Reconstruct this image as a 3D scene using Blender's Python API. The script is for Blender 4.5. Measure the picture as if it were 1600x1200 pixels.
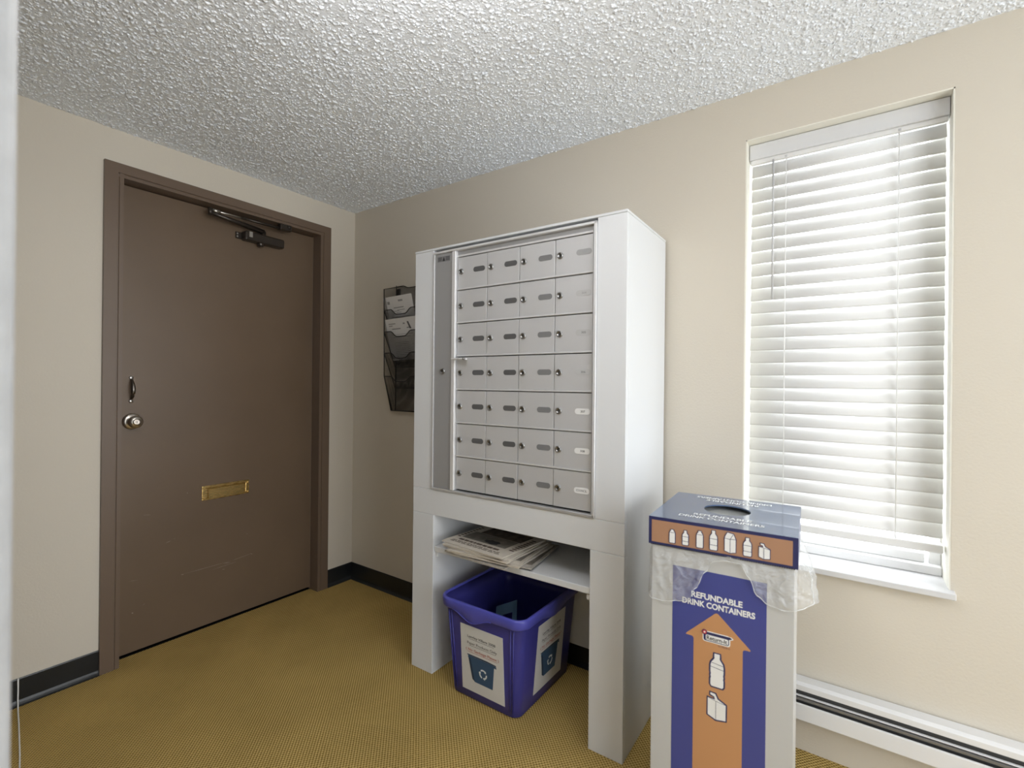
import bpy, bmesh, math, random
import numpy as np
from mathutils import Vector, Matrix

random.seed(7)
for o in list(bpy.data.objects):
    bpy.data.objects.remove(o, do_unlink=True)
SC = bpy.context.scene
COL = SC.collection

# ------------------------------------------------------------------ camera
CAM = Vector((2.56255, -1.91240, 1.23272))
YAW, PITCH, ROLL, FPX = 0.611146, 0.000288, 0.010309, 751.512
fwd = Vector((-math.sin(YAW) * math.cos(PITCH), math.cos(YAW) * math.cos(PITCH), math.sin(PITCH)))
rgt = Vector((math.cos(YAW), math.sin(YAW), 0))
upv = rgt.cross(fwd)
r2 = rgt * math.cos(ROLL) + upv * math.sin(ROLL)
u2 = upv * math.cos(ROLL) - rgt * math.sin(ROLL)
cd = bpy.data.cameras.new('camera')
cam = bpy.data.objects.new('camera', cd)
COL.objects.link(cam)
cam.matrix_world = Matrix(((r2.x, u2.x, -fwd.x, CAM.x), (r2.y, u2.y, -fwd.y, CAM.y), (r2.z, u2.z, -fwd.z, CAM.z), (0, 0, 0, 1)))
cd.sensor_fit = 'HORIZONTAL'
cd.sensor_width = 36.0
cd.lens = FPX * 36.0 / 1600.0
cd.clip_start = 0.02
cd.dof.use_dof = True
cd.dof.focus_distance = 2.5
cd.dof.aperture_fstop = 3.5
SC.camera = cam

# ------------------------------------------------------------------ world (bright overcast daylight) and exposure
W = bpy.data.worlds.new('overcast_sky')
SC.world = W
W.use_nodes = True
wn = W.node_tree.nodes
wn['Background'].inputs['Color'].default_value = (0.93, 0.97, 1.0, 1)
wn['Background'].inputs['Strength'].default_value = 7.2
SC.view_settings.view_transform = 'Standard'
SC.view_settings.look = 'None'
SC.view_settings.exposure = 0.0
SC.view_settings.gamma = 1.0
SC.view_settings.use_curve_mapping = False
# portal: tells the renderer that the sky enters through the window
pl = bpy.data.lights.new('window_portal', 'AREA')
pl.shape = 'RECTANGLE'
pl.size, pl.size_y = 0.62, 1.56
pl.cycles.is_portal = True
po = bpy.data.objects.new('window_portal', pl)
COL.objects.link(po)
po.location = (2.531, 0.19, 1.38)
po.rotation_euler = (math.radians(-90), 0, 0)
# second portal: glazing added out of view in the right-hand wall for side light
GY0, GY1, GZ0, GZ1 = -2.75, -0.35, 0.06, 2.15
pl2 = bpy.data.lights.new('fill_window_portal', 'AREA')
pl2.shape = 'RECTANGLE'
pl2.size, pl2.size_y = GZ1 - GZ0, GY1 - GY0
pl2.cycles.is_portal = True
po2 = bpy.data.objects.new('fill_window_portal', pl2)
COL.objects.link(po2)
po2.location = (4.72, (GY0 + GY1) / 2, (GZ0 + GZ1) / 2)
po2.rotation_euler = (0, math.radians(90), 0)
FILL_LAMP_STRENGTH = 21.0

# ------------------------------------------------------------------ materials
def new_mat(name):
    m = bpy.data.materials.new(name)
    m.use_nodes = True
    return m, m.node_tree.nodes, m.node_tree.links, m.node_tree.nodes['Principled BSDF']

def mat(name, col, rough=0.5, metal=0.0, spec=0.5, bump=None, var=None, emit=None, coat=0.0):
    """bump=(scale,strength,distance[,detail]); var=(scale,amount) multiplies colour by slow noise"""
    m, N, L, B = new_mat(name)
    B.inputs['Base Color'].default_value = (*col, 1)
    B.inputs['Roughness'].default_value = rough
    B.inputs['Metallic'].default_value = metal
    B.inputs['Specular IOR Level'].default_value = spec
    B.inputs['Coat Weight'].default_value = coat
    tc = N.new('ShaderNodeTexCoord')
    if var:
        n = N.new('ShaderNodeTexNoise'); n.inputs['Scale'].default_value = var[0]; n.inputs['Detail'].default_value = 5
        L.new(tc.outputs['Object'], n.inputs['Vector'])
        mr = N.new('ShaderNodeMapRange')
        mr.inputs['From Min'].default_value = 0.3; mr.inputs['From Max'].default_value = 0.7
        mr.inputs['To Min'].default_value = 1 - var[1]; mr.inputs['To Max'].default_value = 1 + var[1] * 0.4
        L.new(n.outputs['Fac'], mr.inputs['Value'])
        mx = N.new('ShaderNodeMix'); mx.data_type = 'RGBA'; mx.blend_type = 'MULTIPLY'
        mx.inputs['Factor'].default_value = 1
        mx.inputs['A'].default_value = (*col, 1)
        L.new(mr.outputs['Result'], mx.inputs['B'])
        L.new(mx.outputs['Result'], B.inputs['Base Color'])
    if bump:
        n = N.new('ShaderNodeTexNoise'); n.inputs['Scale'].default_value = bump[0]
        n.inputs['Detail'].default_value = bump[3] if len(bump) > 3 else 3
        L.new(tc.outputs['Object'], n.inputs['Vector'])
        b = N.new('ShaderNodeBump'); b.inputs['Strength'].default_value = bump[1]; b.inputs['Distance'].default_value = bump[2]
        L.new(n.outputs['Fac'], b.inputs['Height'])
        L.new(b.outputs['Normal'], B.inputs['Normal'])
    if emit:
        B.inputs['Emission Color'].default_value = (*emit[0], 1)
        B.inputs['Emission Strength'].default_value = emit[1]
    return m

def mat_carpet():
    m, N, L, B = new_mat('carpet_mustard_weave')
    tc = N.new('ShaderNodeTexCoord')
    mp = N.new('ShaderNodeMapping'); L.new(tc.outputs['Object'], mp.inputs['Vector'])
    mp.inputs['Rotation'].default_value = (0, 0, math.radians(-3))
    sx = N.new('ShaderNodeSeparateXYZ'); L.new(mp.outputs['Vector'], sx.inputs[0])
    def math_(op, a, b=None):
        n = N.new('ShaderNodeMath'); n.operation = op
        for i, v in enumerate((a, b)):
            if v is None: continue
            if isinstance(v, (int, float)): n.inputs[i].default_value = v
            else: L.new(v, n.inputs[i])
        return n.outputs[0]
    K = 2 * math.pi
    a = math_('SINE', math_('MULTIPLY', sx.outputs['X'], K / 0.0125))
    b = math_('SINE', math_('MULTIPLY', sx.outputs['Y'], K / 0.0135))
    ab = math_('MULTIPLY', a, b)                      # staggered loops
    h = math_('ADD', math_('MULTIPLY', ab, 0.5), 0.5)
    fine = N.new('ShaderNodeTexNoise'); fine.inputs['Scale'].default_value = 420; fine.inputs['Detail'].default_value = 2
    L.new(tc.outputs['Object'], fine.inputs['Vector'])
    slow = N.new('ShaderNodeTexNoise'); slow.inputs['Scale'].default_value = 3.2; slow.inputs['Detail'].default_value = 4
    L.new(tc.outputs['Object'], slow.inputs['Vector'])
    hh = math_('ADD', h, math_('MULTIPLY', fine.outputs['Fac'], 0.55))
    cr = N.new('ShaderNodeValToRGB'); L.new(math_('MULTIPLY', hh, 0.66), cr.inputs['Fac'])
    e = cr.color_ramp.elements
    e[0].position = 0.16; e[0].color = (0.090, 0.052, 0.012, 1)
    e[1].position = 0.72; e[1].color = (0.61, 0.44, 0.175, 1)
    k = cr.color_ramp.elements.new(0.42); k.color = (0.41, 0.275, 0.075, 1)
    mr = N.new('ShaderNodeMapRange'); mr.inputs['From Min'].default_value = .3; mr.inputs['From Max'].default_value = .7
    mr.inputs['To Min'].default_value = .88; mr.inputs['To Max'].default_value = 1.06
    L.new(slow.outputs['Fac'], mr.inputs['Value'])
    mx = N.new('ShaderNodeMix'); mx.data_type = 'RGBA'; mx.blend_type = 'MULTIPLY'; mx.inputs['Factor'].default_value = 1
    L.new(cr.outputs['Color'], mx.inputs['A']); L.new(mr.outputs['Result'], mx.inputs['B'])
    L.new(mx.outputs['Result'], B.inputs['Base Color'])
    bp = N.new('ShaderNodeBump'); bp.inputs['Strength'].default_value = 0.6; bp.inputs['Distance'].default_value = 0.004
    L.new(hh, bp.inputs['Height']); L.new(bp.outputs['Normal'], B.inputs['Normal'])
    B.inputs['Roughness'].default_value = 0.95; B.inputs['Specular IOR Level'].default_value = 0.1
    return m

def mat_popcorn():
    m, N, L, B = new_mat('popcorn_ceiling_white')
    B.inputs['Base Color'].default_value = (0.855, 0.895, 0.955, 1); B.inputs['Roughness'].default_value = 0.9
    B.inputs['Specular IOR Level'].default_value = 0.2
    tc = N.new('ShaderNodeTexCoord')
    # sprayed granules: rounded cells of uneven size, pushed about by noise
    n = N.new('ShaderNodeTexNoise'); n.inputs['Scale'].default_value = 60; n.inputs['Detail'].default_value = 2
    L.new(tc.outputs['Object'], n.inputs['Vector'])
    ad = N.new('ShaderNodeVectorMath'); ad.operation = 'MULTIPLY_ADD'
    ad.inputs[1].default_value = (0.014, 0.014, 0.0)
    L.new(n.outputs['Color'], ad.inputs[0]); L.new(tc.outputs['Object'], ad.inputs[2])
    hs = []
    for sc_, lo, hi, w in ((120, .10, .62, 1.0), (230, .10, .60, .45)):
        v = N.new('ShaderNodeTexVoronoi'); v.inputs['Scale'].default_value = sc_
        L.new(ad.outputs[0], v.inputs['Vector'])
        cr = N.new('ShaderNodeMapRange'); cr.inputs['From Min'].default_value = lo; cr.inputs['From Max'].default_value = hi
        cr.inputs['To Min'].default_value = w; cr.inputs['To Max'].default_value = 0.0
        L.new(v.outputs['Distance'], cr.inputs['Value'])
        sep = N.new('ShaderNodeSeparateColor'); L.new(v.outputs['Color'], sep.inputs[0])
        ml = N.new('ShaderNodeMath'); ml.operation = 'MULTIPLY'
        L.new(cr.outputs['Result'], ml.inputs[0]); L.new(sep.outputs[0], ml.inputs[1])
        hs.append(ml.outputs[0])
    s = N.new('ShaderNodeMath'); s.operation = 'ADD'
    L.new(hs[0], s.inputs[0]); L.new(hs[1], s.inputs[1])
    bp = N.new('ShaderNodeBump'); bp.inputs['Strength'].default_value = 0.6; bp.inputs['Distance'].default_value = 0.005
    L.new(s.outputs[0], bp.inputs['Height']); L.new(bp.outputs['Normal'], B.inputs['Normal'])
    return m

def mat_see_through(name, col, alpha, rough=0.2, spec=0.5, bump=None):
    m, N, L, B = new_mat(name)
    B.inputs['Base Color'].default_value = (*col, 1)
    B.inputs['Alpha'].default_value = alpha
    B.inputs['Roughness'].default_value = rough
    B.inputs['Specular IOR Level'].default_value = spec
    if bump:
        tc = N.new('ShaderNodeTexCoord')
        n = N.new('ShaderNodeTexNoise'); n.inputs['Scale'].default_value = bump[0]; n.inputs['Detail'].default_value = 3
        n.inputs['Distortion'].default_value = 1.2
        L.new(tc.outputs['Object'], n.inputs['Vector'])
        b = N.new('ShaderNodeBump'); b.inputs['Strength'].default_value = bump[1]; b.inputs['Distance'].default_value = bump[2]
        L.new(n.outputs['Fac'], b.inputs['Height']); L.new(b.outputs['Normal'], B.inputs['Normal'])
    return m

def mat_wire_mesh():
    m, N, L, B = new_mat('black_wire_mesh')
    B.inputs['Base Color'].default_value = (0.012, 0.012, 0.014, 1); B.inputs['Roughness'].default_value = 0.45
    tc = N.new('ShaderNodeTexCoord')
    s = N.new('ShaderNodeSeparateXYZ'); L.new(tc.outputs['Object'], s.inputs[0])
    def m_(op, a, b=None):
        n = N.new('ShaderNodeMath'); n.operation = op
        for i, v in enumerate((a, b)):
            if v is None: continue
            if isinstance(v, (int, float)): n.inputs[i].default_value = v
            else: L.new(v, n.inputs[i])
        return n.outputs[0]
    P = 0.0026
    xy = m_('ADD', s.outputs['X'], s.outputs['Y'])
    a = m_('GREATER_THAN', m_('FRACT', m_('DIVIDE', m_('ADD', xy, 5), P)), 0.74)
    b = m_('GREATER_THAN', m_('FRACT', m_('DIVIDE', m_('ADD', s.outputs['Z'], 5), P)), 0.74)
    L.new(m_('MAXIMUM', a, b), B.inputs['Alpha'])
    return m

def mat_brushed(name, col, rough, metal, axis_scale, amount=0.06):
    m, N, L, B = new_mat(name)
    tc = N.new('ShaderNodeTexCoord'); mp = N.new('ShaderNodeMapping'); mp.inputs['Scale'].default_value = axis_scale
    L.new(tc.outputs['Object'], mp.inputs['Vector'])
    n = N.new('ShaderNodeTexNoise'); n.inputs['Scale'].default_value = 1; n.inputs['Detail'].default_value = 3
    L.new(mp.outputs['Vector'], n.inputs['Vector'])
    mr = N.new('ShaderNodeMapRange'); mr.inputs['To Min'].default_value = rough - amount; mr.inputs['To Max'].default_value = rough + amount
    L.new(n.outputs['Fac'], mr.inputs['Value']); L.new(mr.outputs['Result'], B.inputs['Roughness'])
    B.inputs['Base Color'].default_value = (*col, 1); B.inputs['Metallic'].default_value = metal
    return m

M = {}
M['wall'] = mat('wall_beige_paint', (0.625, 0.576, 0.494), 0.75, spec=0.3, bump=(130, 0.16, 0.004, 2))
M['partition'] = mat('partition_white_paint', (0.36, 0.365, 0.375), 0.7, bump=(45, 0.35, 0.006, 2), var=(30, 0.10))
M['carpet'] = mat_carpet()
M['ceiling'] = mat_popcorn()
M['base'] = mat('baseboard_black_vinyl', (0.014, 0.016, 0.018), 0.32, bump=(12, 0.06, 0.01), var=(5, 0.3))
M['brown'] = mat('door_brown_paint', (0.137, 0.093, 0.060), 0.36, spec=0.5, bump=(9, 0.05, 0.004), var=(2.5, 0.10))
M['frame_brown'] = mat('door_frame_brown_paint', (0.138, 0.096, 0.068), 0.38, spec=0.5, bump=(30, 0.05, 0.002))
M['dark'] = mat('gap_shade_black', (0.008, 0.008, 0.008), 0.9, spec=0.0)  # shade in narrow gaps put into the colour
M['scuff'] = mat('scuff_pale', (0.30, 0.25, 0.21), 0.8)
M['bronze'] = mat('closer_dark_bronze', (0.045, 0.036, 0.030), 0.28, metal=0.5)
M['steel'] = mat('worn_steel', (0.55, 0.53, 0.50), 0.32, metal=1.0)
M['nickel'] = mat_brushed('satin_nickel', (0.60, 0.55, 0.49), 0.30, 1.0, (40, 400, 40))
M['pewter'] = mat('pewter_pull', (0.20, 0.18, 0.16), 0.35, metal=1.0)
M['brass'] = mat_brushed('brushed_brass', (0.80, 0.58, 0.24), 0.27, 1.0, (30, 40, 500))
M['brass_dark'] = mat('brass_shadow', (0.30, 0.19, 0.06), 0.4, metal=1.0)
M['cab'] = mat('cabinet_white_paint', (0.71, 0.725, 0.745), 0.42, spec=0.4, bump=(60, 0.03, 0.002))
M['alu'] = mat_brushed('anodised_aluminium', (0.62, 0.62, 0.63), 0.42, 0.55, (6, 6, 300))
M['alu_light'] = mat_brushed('aluminium_light', (0.74, 0.74, 0.75), 0.40, 0.35, (300, 300, 8))
M['panel_grey'] = mat('mail_panel_grey', (0.36, 0.36, 0.365), 0.45, metal=0.25)
M['mail_door'] = mat_brushed('mail_door_silver', (0.60, 0.60, 0.61), 0.46, 0.30, (220, 220, 5))
M['lock'] = mat('lock_chrome', (0.36, 0.36, 0.36), 0.28, metal=1.0)
M['keyhole'] = mat('keyhole_black', (0.02, 0.02, 0.02), 0.5)
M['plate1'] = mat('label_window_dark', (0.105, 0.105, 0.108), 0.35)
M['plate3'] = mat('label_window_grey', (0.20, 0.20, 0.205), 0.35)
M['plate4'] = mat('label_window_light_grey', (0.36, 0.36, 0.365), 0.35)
M['plate4b'] = mat('label_window_sheen_pale', (0.52, 0.52, 0.525), 0.35)
M['plate_sheen'] = mat('label_window_sheen_white', (0.82, 0.82, 0.82), 0.4)
M['ink'] = mat('black_ink', (0.02, 0.02, 0.022), 0.6)
M['ink_grey'] = mat('grey_ink', (0.13, 0.13, 0.135), 0.6)
M['ink_pale'] = mat('faded_ink', (0.33, 0.33, 0.34), 0.6)
M['ink_red'] = mat('red_ink', (0.42, 0.08, 0.05), 0.6)
M['paper'] = mat('white_paper', (0.80, 0.80, 0.80), 0.7)
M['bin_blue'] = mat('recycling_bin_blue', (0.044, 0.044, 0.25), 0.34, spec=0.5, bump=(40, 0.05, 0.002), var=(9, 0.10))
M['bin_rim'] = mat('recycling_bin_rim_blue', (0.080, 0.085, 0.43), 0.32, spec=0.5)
M['label_paper'] = mat('label_paper', (0.66, 0.66, 0.65), 0.5, var=(6, 0.06))
M['label_bin'] = mat('label_picture_blue', (0.035, 0.085, 0.17), 0.55)
M['label_bin_dark'] = mat('label_picture_dark_blue', (0.014, 0.035, 0.075), 0.55)
M['label_white'] = mat('label_symbol_white', (0.72, 0.76, 0.78), 0.5)
M['card_blue'] = mat('blue_grey_plastic', (0.15, 0.26, 0.39), 0.45)
M['news'] = mat('newsprint', (0.60, 0.55, 0.48), 0.85, var=(25, 0.10))
M['news2'] = mat('newsprint_grey', (0.47, 0.44, 0.40), 0.85, var=(40, 0.25))
M['news_photo'] = mat('newsprint_photo_brown', (0.13, 0.095, 0.075), 0.8, var=(38, 0.75))
M['news_photo2'] = mat('newsprint_photo_grey', (0.20, 0.18, 0.155), 0.8, var=(30, 0.35))
M['box_white'] = mat('corrugated_plastic_white', (0.55, 0.555, 0.55), 0.32, spec=0.5)
M['box_blue'] = mat('print_blue', (0.062, 0.076, 0.285), 0.28, spec=0.5)
M['lid_blue'] = mat('lid_print_blue', (0.095, 0.145, 0.26), 0.16, spec=0.9, coat=0.3)
M['box_navy'] = mat('print_navy', (0.030, 0.034, 0.115), 0.32, spec=0.5)
M['box_orange'] = mat('print_orange', (0.56, 0.29, 0.135), 0.36, spec=0.4)
M['lid_orange'] = mat('lid_print_tan_orange', (0.42, 0.235, 0.145), 0.36, spec=0.4)
M['print_white'] = mat('print_white', (0.85, 0.86, 0.86), 0.35)
M['logo_red'] = mat('print_red', (0.62, 0.06, 0.07), 0.4)
M['bag'] = mat_see_through('clear_plastic_film', (0.86, 0.88, 0.90), 0.28, 0.10, 0.9, (30, 0.9, 0.02))
M['bag_hem'] = mat_see_through('clear_plastic_hem', (0.90, 0.92, 0.93), 0.55, 0.15, 0.8)
M['bag_in'] = mat('bag_inside_grey', (0.40, 0.41, 0.40), 0.6)
M['slat'] = mat('blind_slat_white', (0.74, 0.738, 0.73), 0.7, spec=0.2)
M['valance'] = mat('blind_valance_white', (0.66, 0.665, 0.68), 0.4)
M['cord'] = mat('white_cord', (0.85, 0.85, 0.84), 0.7)
M['wand'] = mat('grey_clear_wand', (0.52, 0.52, 0.53), 0.25)
M['vinyl'] = mat('window_vinyl_white', (0.80, 0.80, 0.80), 0.4)
M['glass'] = mat_see_through('window_glass', (0.9, 0.95, 0.95), 0.06, 0.02, 0.5)
M['sill'] = mat('sill_white', (0.64, 0.64, 0.65), 0.4)
M['reveal'] = mat('window_reveal_lit_cream', (0.80, 0.78, 0.70), 0.7)  # paler than the wall: window light on the reveals put into the colour
M['heater'] = mat('heater_white_enamel', (0.74, 0.74, 0.75), 0.35)
M['heater_dark'] = mat('heater_slot_dark', (0.05, 0.052, 0.055), 0.5)
M['heater_fin'] = mat('heater_fin_grey', (0.26, 0.26, 0.265), 0.4, metal=0.7)
M['mesh'] = mat_wire_mesh()
M['wire'] = mat('rack_black_wire', (0.010, 0.010, 0.011), 0.4)
M['lamp'] = mat('fill_lamp_glass', (0.9, 0.9, 0.88), 0.4, emit=((1.0, 0.975, 0.95), FILL_LAMP_STRENGTH))  # glow of the added fill lamp
M['fill_lamp_base'] = mat('fill_lamp_base_white', (0.8, 0.8, 0.8), 0.4)

# ------------------------------------------------------------------ helpers
def link(o, parent=None):
    COL.objects.link(o)
    if parent is not None:
        o.parent = parent
    return o

def empty(name, loc=(0, 0, 0), rz=0.0, parent=None):
    o = bpy.data.objects.new(name, None)
    o.empty_display_size = 0.05
    o.location = loc
    o.rotation_euler = (0, 0, rz)
    return link(o, parent)

def tag(o, label=None, cat=None, group=None, kind=None):
    if label: o['label'] = label
    if cat: o['category'] = cat
    if group: o['group'] = group
    if kind: o['kind'] = kind
    return o

def finish(bm, name, mats, parent=None, smooth=False, loc=None):
    bmesh.ops.recalc_face_normals(bm, faces=bm.faces)
    me = bpy.data.meshes.new(name)
    bm.to_mesh(me); bm.free()
    if not isinstance(mats, (list, tuple)): mats = [mats]
    for m in mats: me.materials.append(M[m] if isinstance(m, str) else m)
    if smooth:
        for p in me.polygons: p.use_smooth = True
    o = bpy.data.objects.new(name, me)
    if loc is not None: o.location = loc
    return link(o, parent)

def bm_box(bm, x0, x1, y0, y1, z0, z1, mi=0, bev=0.0, seg=1):
    t = bmesh.new()
    vs = [t.verts.new(p) for p in ((x0, y0, z0), (x1, y0, z0), (x1, y1, z0), (x0, y1, z0), (x0, y0, z1), (x1, y0, z1), (x1, y1, z1), (x0, y1, z1))]
    for f in ((3, 2, 1, 0), (4, 5, 6, 7), (0, 1, 5, 4), (1, 2, 6, 5), (2, 3, 7, 6), (3, 0, 4, 7)):
        t.faces.new([vs[i] for i in f])
    if bev > 0:
        bmesh.ops.bevel(t, geom=list(t.edges), offset=bev, segments=seg, affect='EDGES', profile=0.5)
    merge(bm, t, mi)

def merge(bm, t, mi=0, mtx=None):
    mp = {}
    for v in t.verts:
        mp[v] = bm.verts.new(mtx @ v.co if mtx else v.co)
    for f in t.faces:
        try:
            nf = bm.faces.new([mp[v] for v in f.verts])
        except ValueError:
            continue
        nf.material_index = mi
        nf.smooth = f.smooth
    t.free()

def box(name, m, b, parent=None, bev=0.0, seg=1):
    bm = bmesh.new(); bm_box(bm, *b, 0, bev, seg)
    return finish(bm, name, m, parent)

def bm_lathe(bm, prof, axis='z', c=(0, 0, 0), n=24, mi=0, smooth=True):
    """prof: list of (radius, along)"""
    def pt(r, h, a):
        u, v = r * math.cos(a), r * math.sin(a)
        if axis == 'z': p = (u, v, h)
        elif axis == 'y': p = (u, h, v)
        else: p = (h, u, v)
        return (p[0] + c[0], p[1] + c[1], p[2] + c[2])
    rings = []
    for r, h in prof:
        if r < 1e-6: rings.append([bm.verts.new(pt(0, h, 0))])
        else: rings.append([bm.verts.new(pt(r, h, 2 * math.pi * i / n)) for i in range(n)])
    for A, B in zip(rings, rings[1:]):
        for i in range(n):
            j = (i + 1) % n
            if len(A) == 1 and len(B) == 1: continue
            if len(A) == 1: f = bm.faces.new((A[0], B[i], B[j]))
            elif len(B) == 1: f = bm.faces.new((A[i], A[j], B[0]))
            else: f = bm.faces.new((A[i], A[j], B[j], B[i]))
            f.material_index = mi; f.smooth = smooth
    return rings

def bm_tube(bm, pts, r, n=8, mi=0, closed=False):
    pts = [Vector(p) for p in pts]
    rings = []
    N = len(pts)
    for i, p in enumerate(pts):
        a = pts[i - 1] if (i > 0 or closed) else pts[i]
        b = pts[(i + 1) % N] if (i < N - 1 or closed) else pts[i]
        d = (b - a).normalized()
        ref = Vector((0, 0, 1)) if abs(d.z) < 0.9 else Vector((1, 0, 0))
        u = d.cross(ref).normalized(); v = d.cross(u).normalized()
        rr = r[i] if isinstance(r, (list, tuple)) else r
        rings.append([bm.verts.new(p + (u * math.cos(2 * math.pi * k / n) + v * math.sin(2 * math.pi * k / n)) * rr) for k in range(n)])
    idx = range(N) if closed else range(N - 1)
    for i in idx:
        A, B = rings[i], rings[(i + 1) % N]
        for k in range(n):
            f = bm.faces.new((A[k], A[(k + 1) % n], B[(k + 1) % n], B[k])); f.material_index = mi; f.smooth = True
    if not closed:
        for R in (rings[0], rings[-1]):
            f = bm.faces.new(R); f.material_index = mi

def bm_poly(bm, pts2, fn, d0, d1, mi=0):
    """extrude a 2D outline: fn(u,v,d)->xyz between depths d0 and d1 (d0 in front)"""
    A = [bm.verts.new(fn(u, v, d0)) for u, v in pts2]
    B = [bm.verts.new(fn(u, v, d1)) for u, v in pts2]
    f = bm.faces.new(A); f.material_index = mi
    f = bm.faces.new(list(reversed(B))); f.material_index = mi
    n = len(A)
    for i in range(n):
        j = (i + 1) % n
        f = bm.faces.new((A[i], B[i], B[j], A[j])); f.material_index = mi

def rrect(x0, x1, z0, z1, r, n=5):
    out = []
    for cx, cz, a0 in ((x1 - r, z1 - r, 0), (x0 + r, z1 - r, 90), (x0 + r, z0 + r, 180), (x1 - r, z0 + r, 270)):
        for i in range(n + 1):
            a = math.radians(a0 + 90 * i / n)
            out.append((cx + r * math.cos(a), cz + r * math.sin(a)))
    return out

def text_bm(s, width=None, height=None, bold=0.0, spacing=1.0, extrude=0.0):
    """lettering as a bmesh in the xy plane, centred, scaled to the given width (and height)"""
    cu = bpy.data.curves.new('lettering', 'FONT')
    cu.body = s; cu.size = 1.0; cu.align_x = 'CENTER'; cu.align_y = 'CENTER'
    cu.offset = bold; cu.space_character = spacing; cu.resolution_u = 3
    ob = bpy.data.objects.new('lettering_tmp', cu)
    COL.objects.link(ob)
    dg = bpy.context.evaluated_depsgraph_get()
    me = bpy.data.meshes.new_from_object(ob.evaluated_get(dg))
    bpy.data.objects.remove(ob, do_unlink=True)
    bm = bmesh.new(); bm.from_mesh(me)
    bpy.data.meshes.remove(me)
    xs = [v.co.x for v in bm.verts]; ys = [v.co.y for v in bm.verts]
    w, h = max(xs) - min(xs), max(ys) - min(ys)
    cx, cy = (max(xs) + min(xs)) / 2, (max(ys) + min(ys)) / 2
    sx = width / w if width else height / h
    sy = height / h if height else sx
    for v in bm.verts:
        v.co.x = (v.co.x - cx) * sx; v.co.y = (v.co.y - cy) * sy; v.co.z = 0
    return bm

FRONT = lambda x, y, z: Matrix(((1, 0, 0, x), (0, 0, -1, y), (0, 1, 0, z), (0, 0, 0, 1)))   # text on a face that looks to -y

# ------------------------------------------------------------------ the room shell
H = 2.30
XR, YB = 4.6, -4.3
tag(box('floor', 'carpet', (-0.3, XR + .2, YB - .2, 0.2, -0.1, 0.0)), 'mustard brown carpet with a fine woven dot pattern', 'floor', kind='structure')
ceil = tag(box('ceiling', 'ceiling', (-0.3, XR + .2, YB - .2, 0.25, H, H + 0.1)), 'white popcorn textured ceiling', 'ceiling', kind='structure')
def granules(x0, x1, y0, y1, n):
    # sprayed popcorn grains: small uneven domes hanging from the ceiling, one mesh
    rg = np.random.default_rng(4)
    K = 5
    cx = rg.uniform(x0, x1, n); cy = rg.uniform(y0, y1, n)
    r = rg.gamma(5.0, 0.00072, n).clip(.0016, .0075); h = r * rg.uniform(.45, .85, n)
    a0 = rg.uniform(0, 2 * np.pi, n); st = rg.uniform(.65, 1.5, n)
    V = np.zeros((n, 2 * K + 1, 3), np.float32)
    ph = rg.uniform(0, 2 * np.pi, n)
    for k in range(K):
        a = a0 + 2 * np.pi * k / K
        j = rg.uniform(.75, 1.25, n)
        for q, (rr, hh) in enumerate(((1.0, -.0004), (.72, .62))):
            ux = r * rr * j * np.cos(a) * st; uy = r * rr * j * np.sin(a) / st
            V[:, q * K + k, 0] = cx + ux * np.cos(ph) - uy * np.sin(ph)
            V[:, q * K + k, 1] = cy + ux * np.sin(ph) + uy * np.cos(ph)
            V[:, q * K + k, 2] = H - h * hh
    V[:, 2 * K, 0] = cx; V[:, 2 * K, 1] = cy; V[:, 2 * K, 2] = H - h
    T = []
    for k in range(K):
        b, c = k, (k + 1) % K
        T += [(b, b + K, c), (c, b + K, c + K), (b + K, 2 * K, c + K)]
    F = (np.array(T)[None] + (np.arange(n) * (2 * K + 1))[:, None, None]).reshape(-1, 3).astype(np.int32)
    me = bpy.data.meshes.new('ceiling_grains')
    me.vertices.add(n * (2 * K + 1)); me.vertices.foreach_set('co', V.ravel())
    me.loops.add(F.size); me.loops.foreach_set('vertex_index', F.ravel())
    me.polygons.add(len(F)); me.polygons.foreach_set('loop_start', np.arange(0, F.size, 3, dtype=np.int32))
    me.polygons.foreach_set('loop_total', np.full(len(F), 3, np.int32))
    me.polygons.foreach_set('use_smooth', np.ones(len(F), bool))
    me.update(calc_edges=True); me.validate()
    me.materials.append(M['ceiling'])
    o = bpy.data.objects.new('ceiling_grains', me)
    link(o, ceil); o['kind'] = 'stuff'
    return o
granules(0.0, 3.3, -2.1, 0.0, 76000)

DY0, DY1, DZ = -1.2505, -0.1800, 2.1555          # outer edges of the door frame
bm = bmesh.new()
bm_box(bm, -0.16, 0, YB, DY0 + .02, 0, H)
bm_box(bm, -0.16, 0, DY1 - .02, 0.16, 0, H)
bm_box(bm, -0.16, 0, DY0 + .02, DY1 - .02, DZ - .02, H)
bm_box(bm, -0.20, -0.161, DY0 - .1, DY1 + .1, 0, H)
tag(finish(bm, 'wall_left', 'wall'), 'beige painted wall around the brown door', 'wall', kind='structure')

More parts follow.
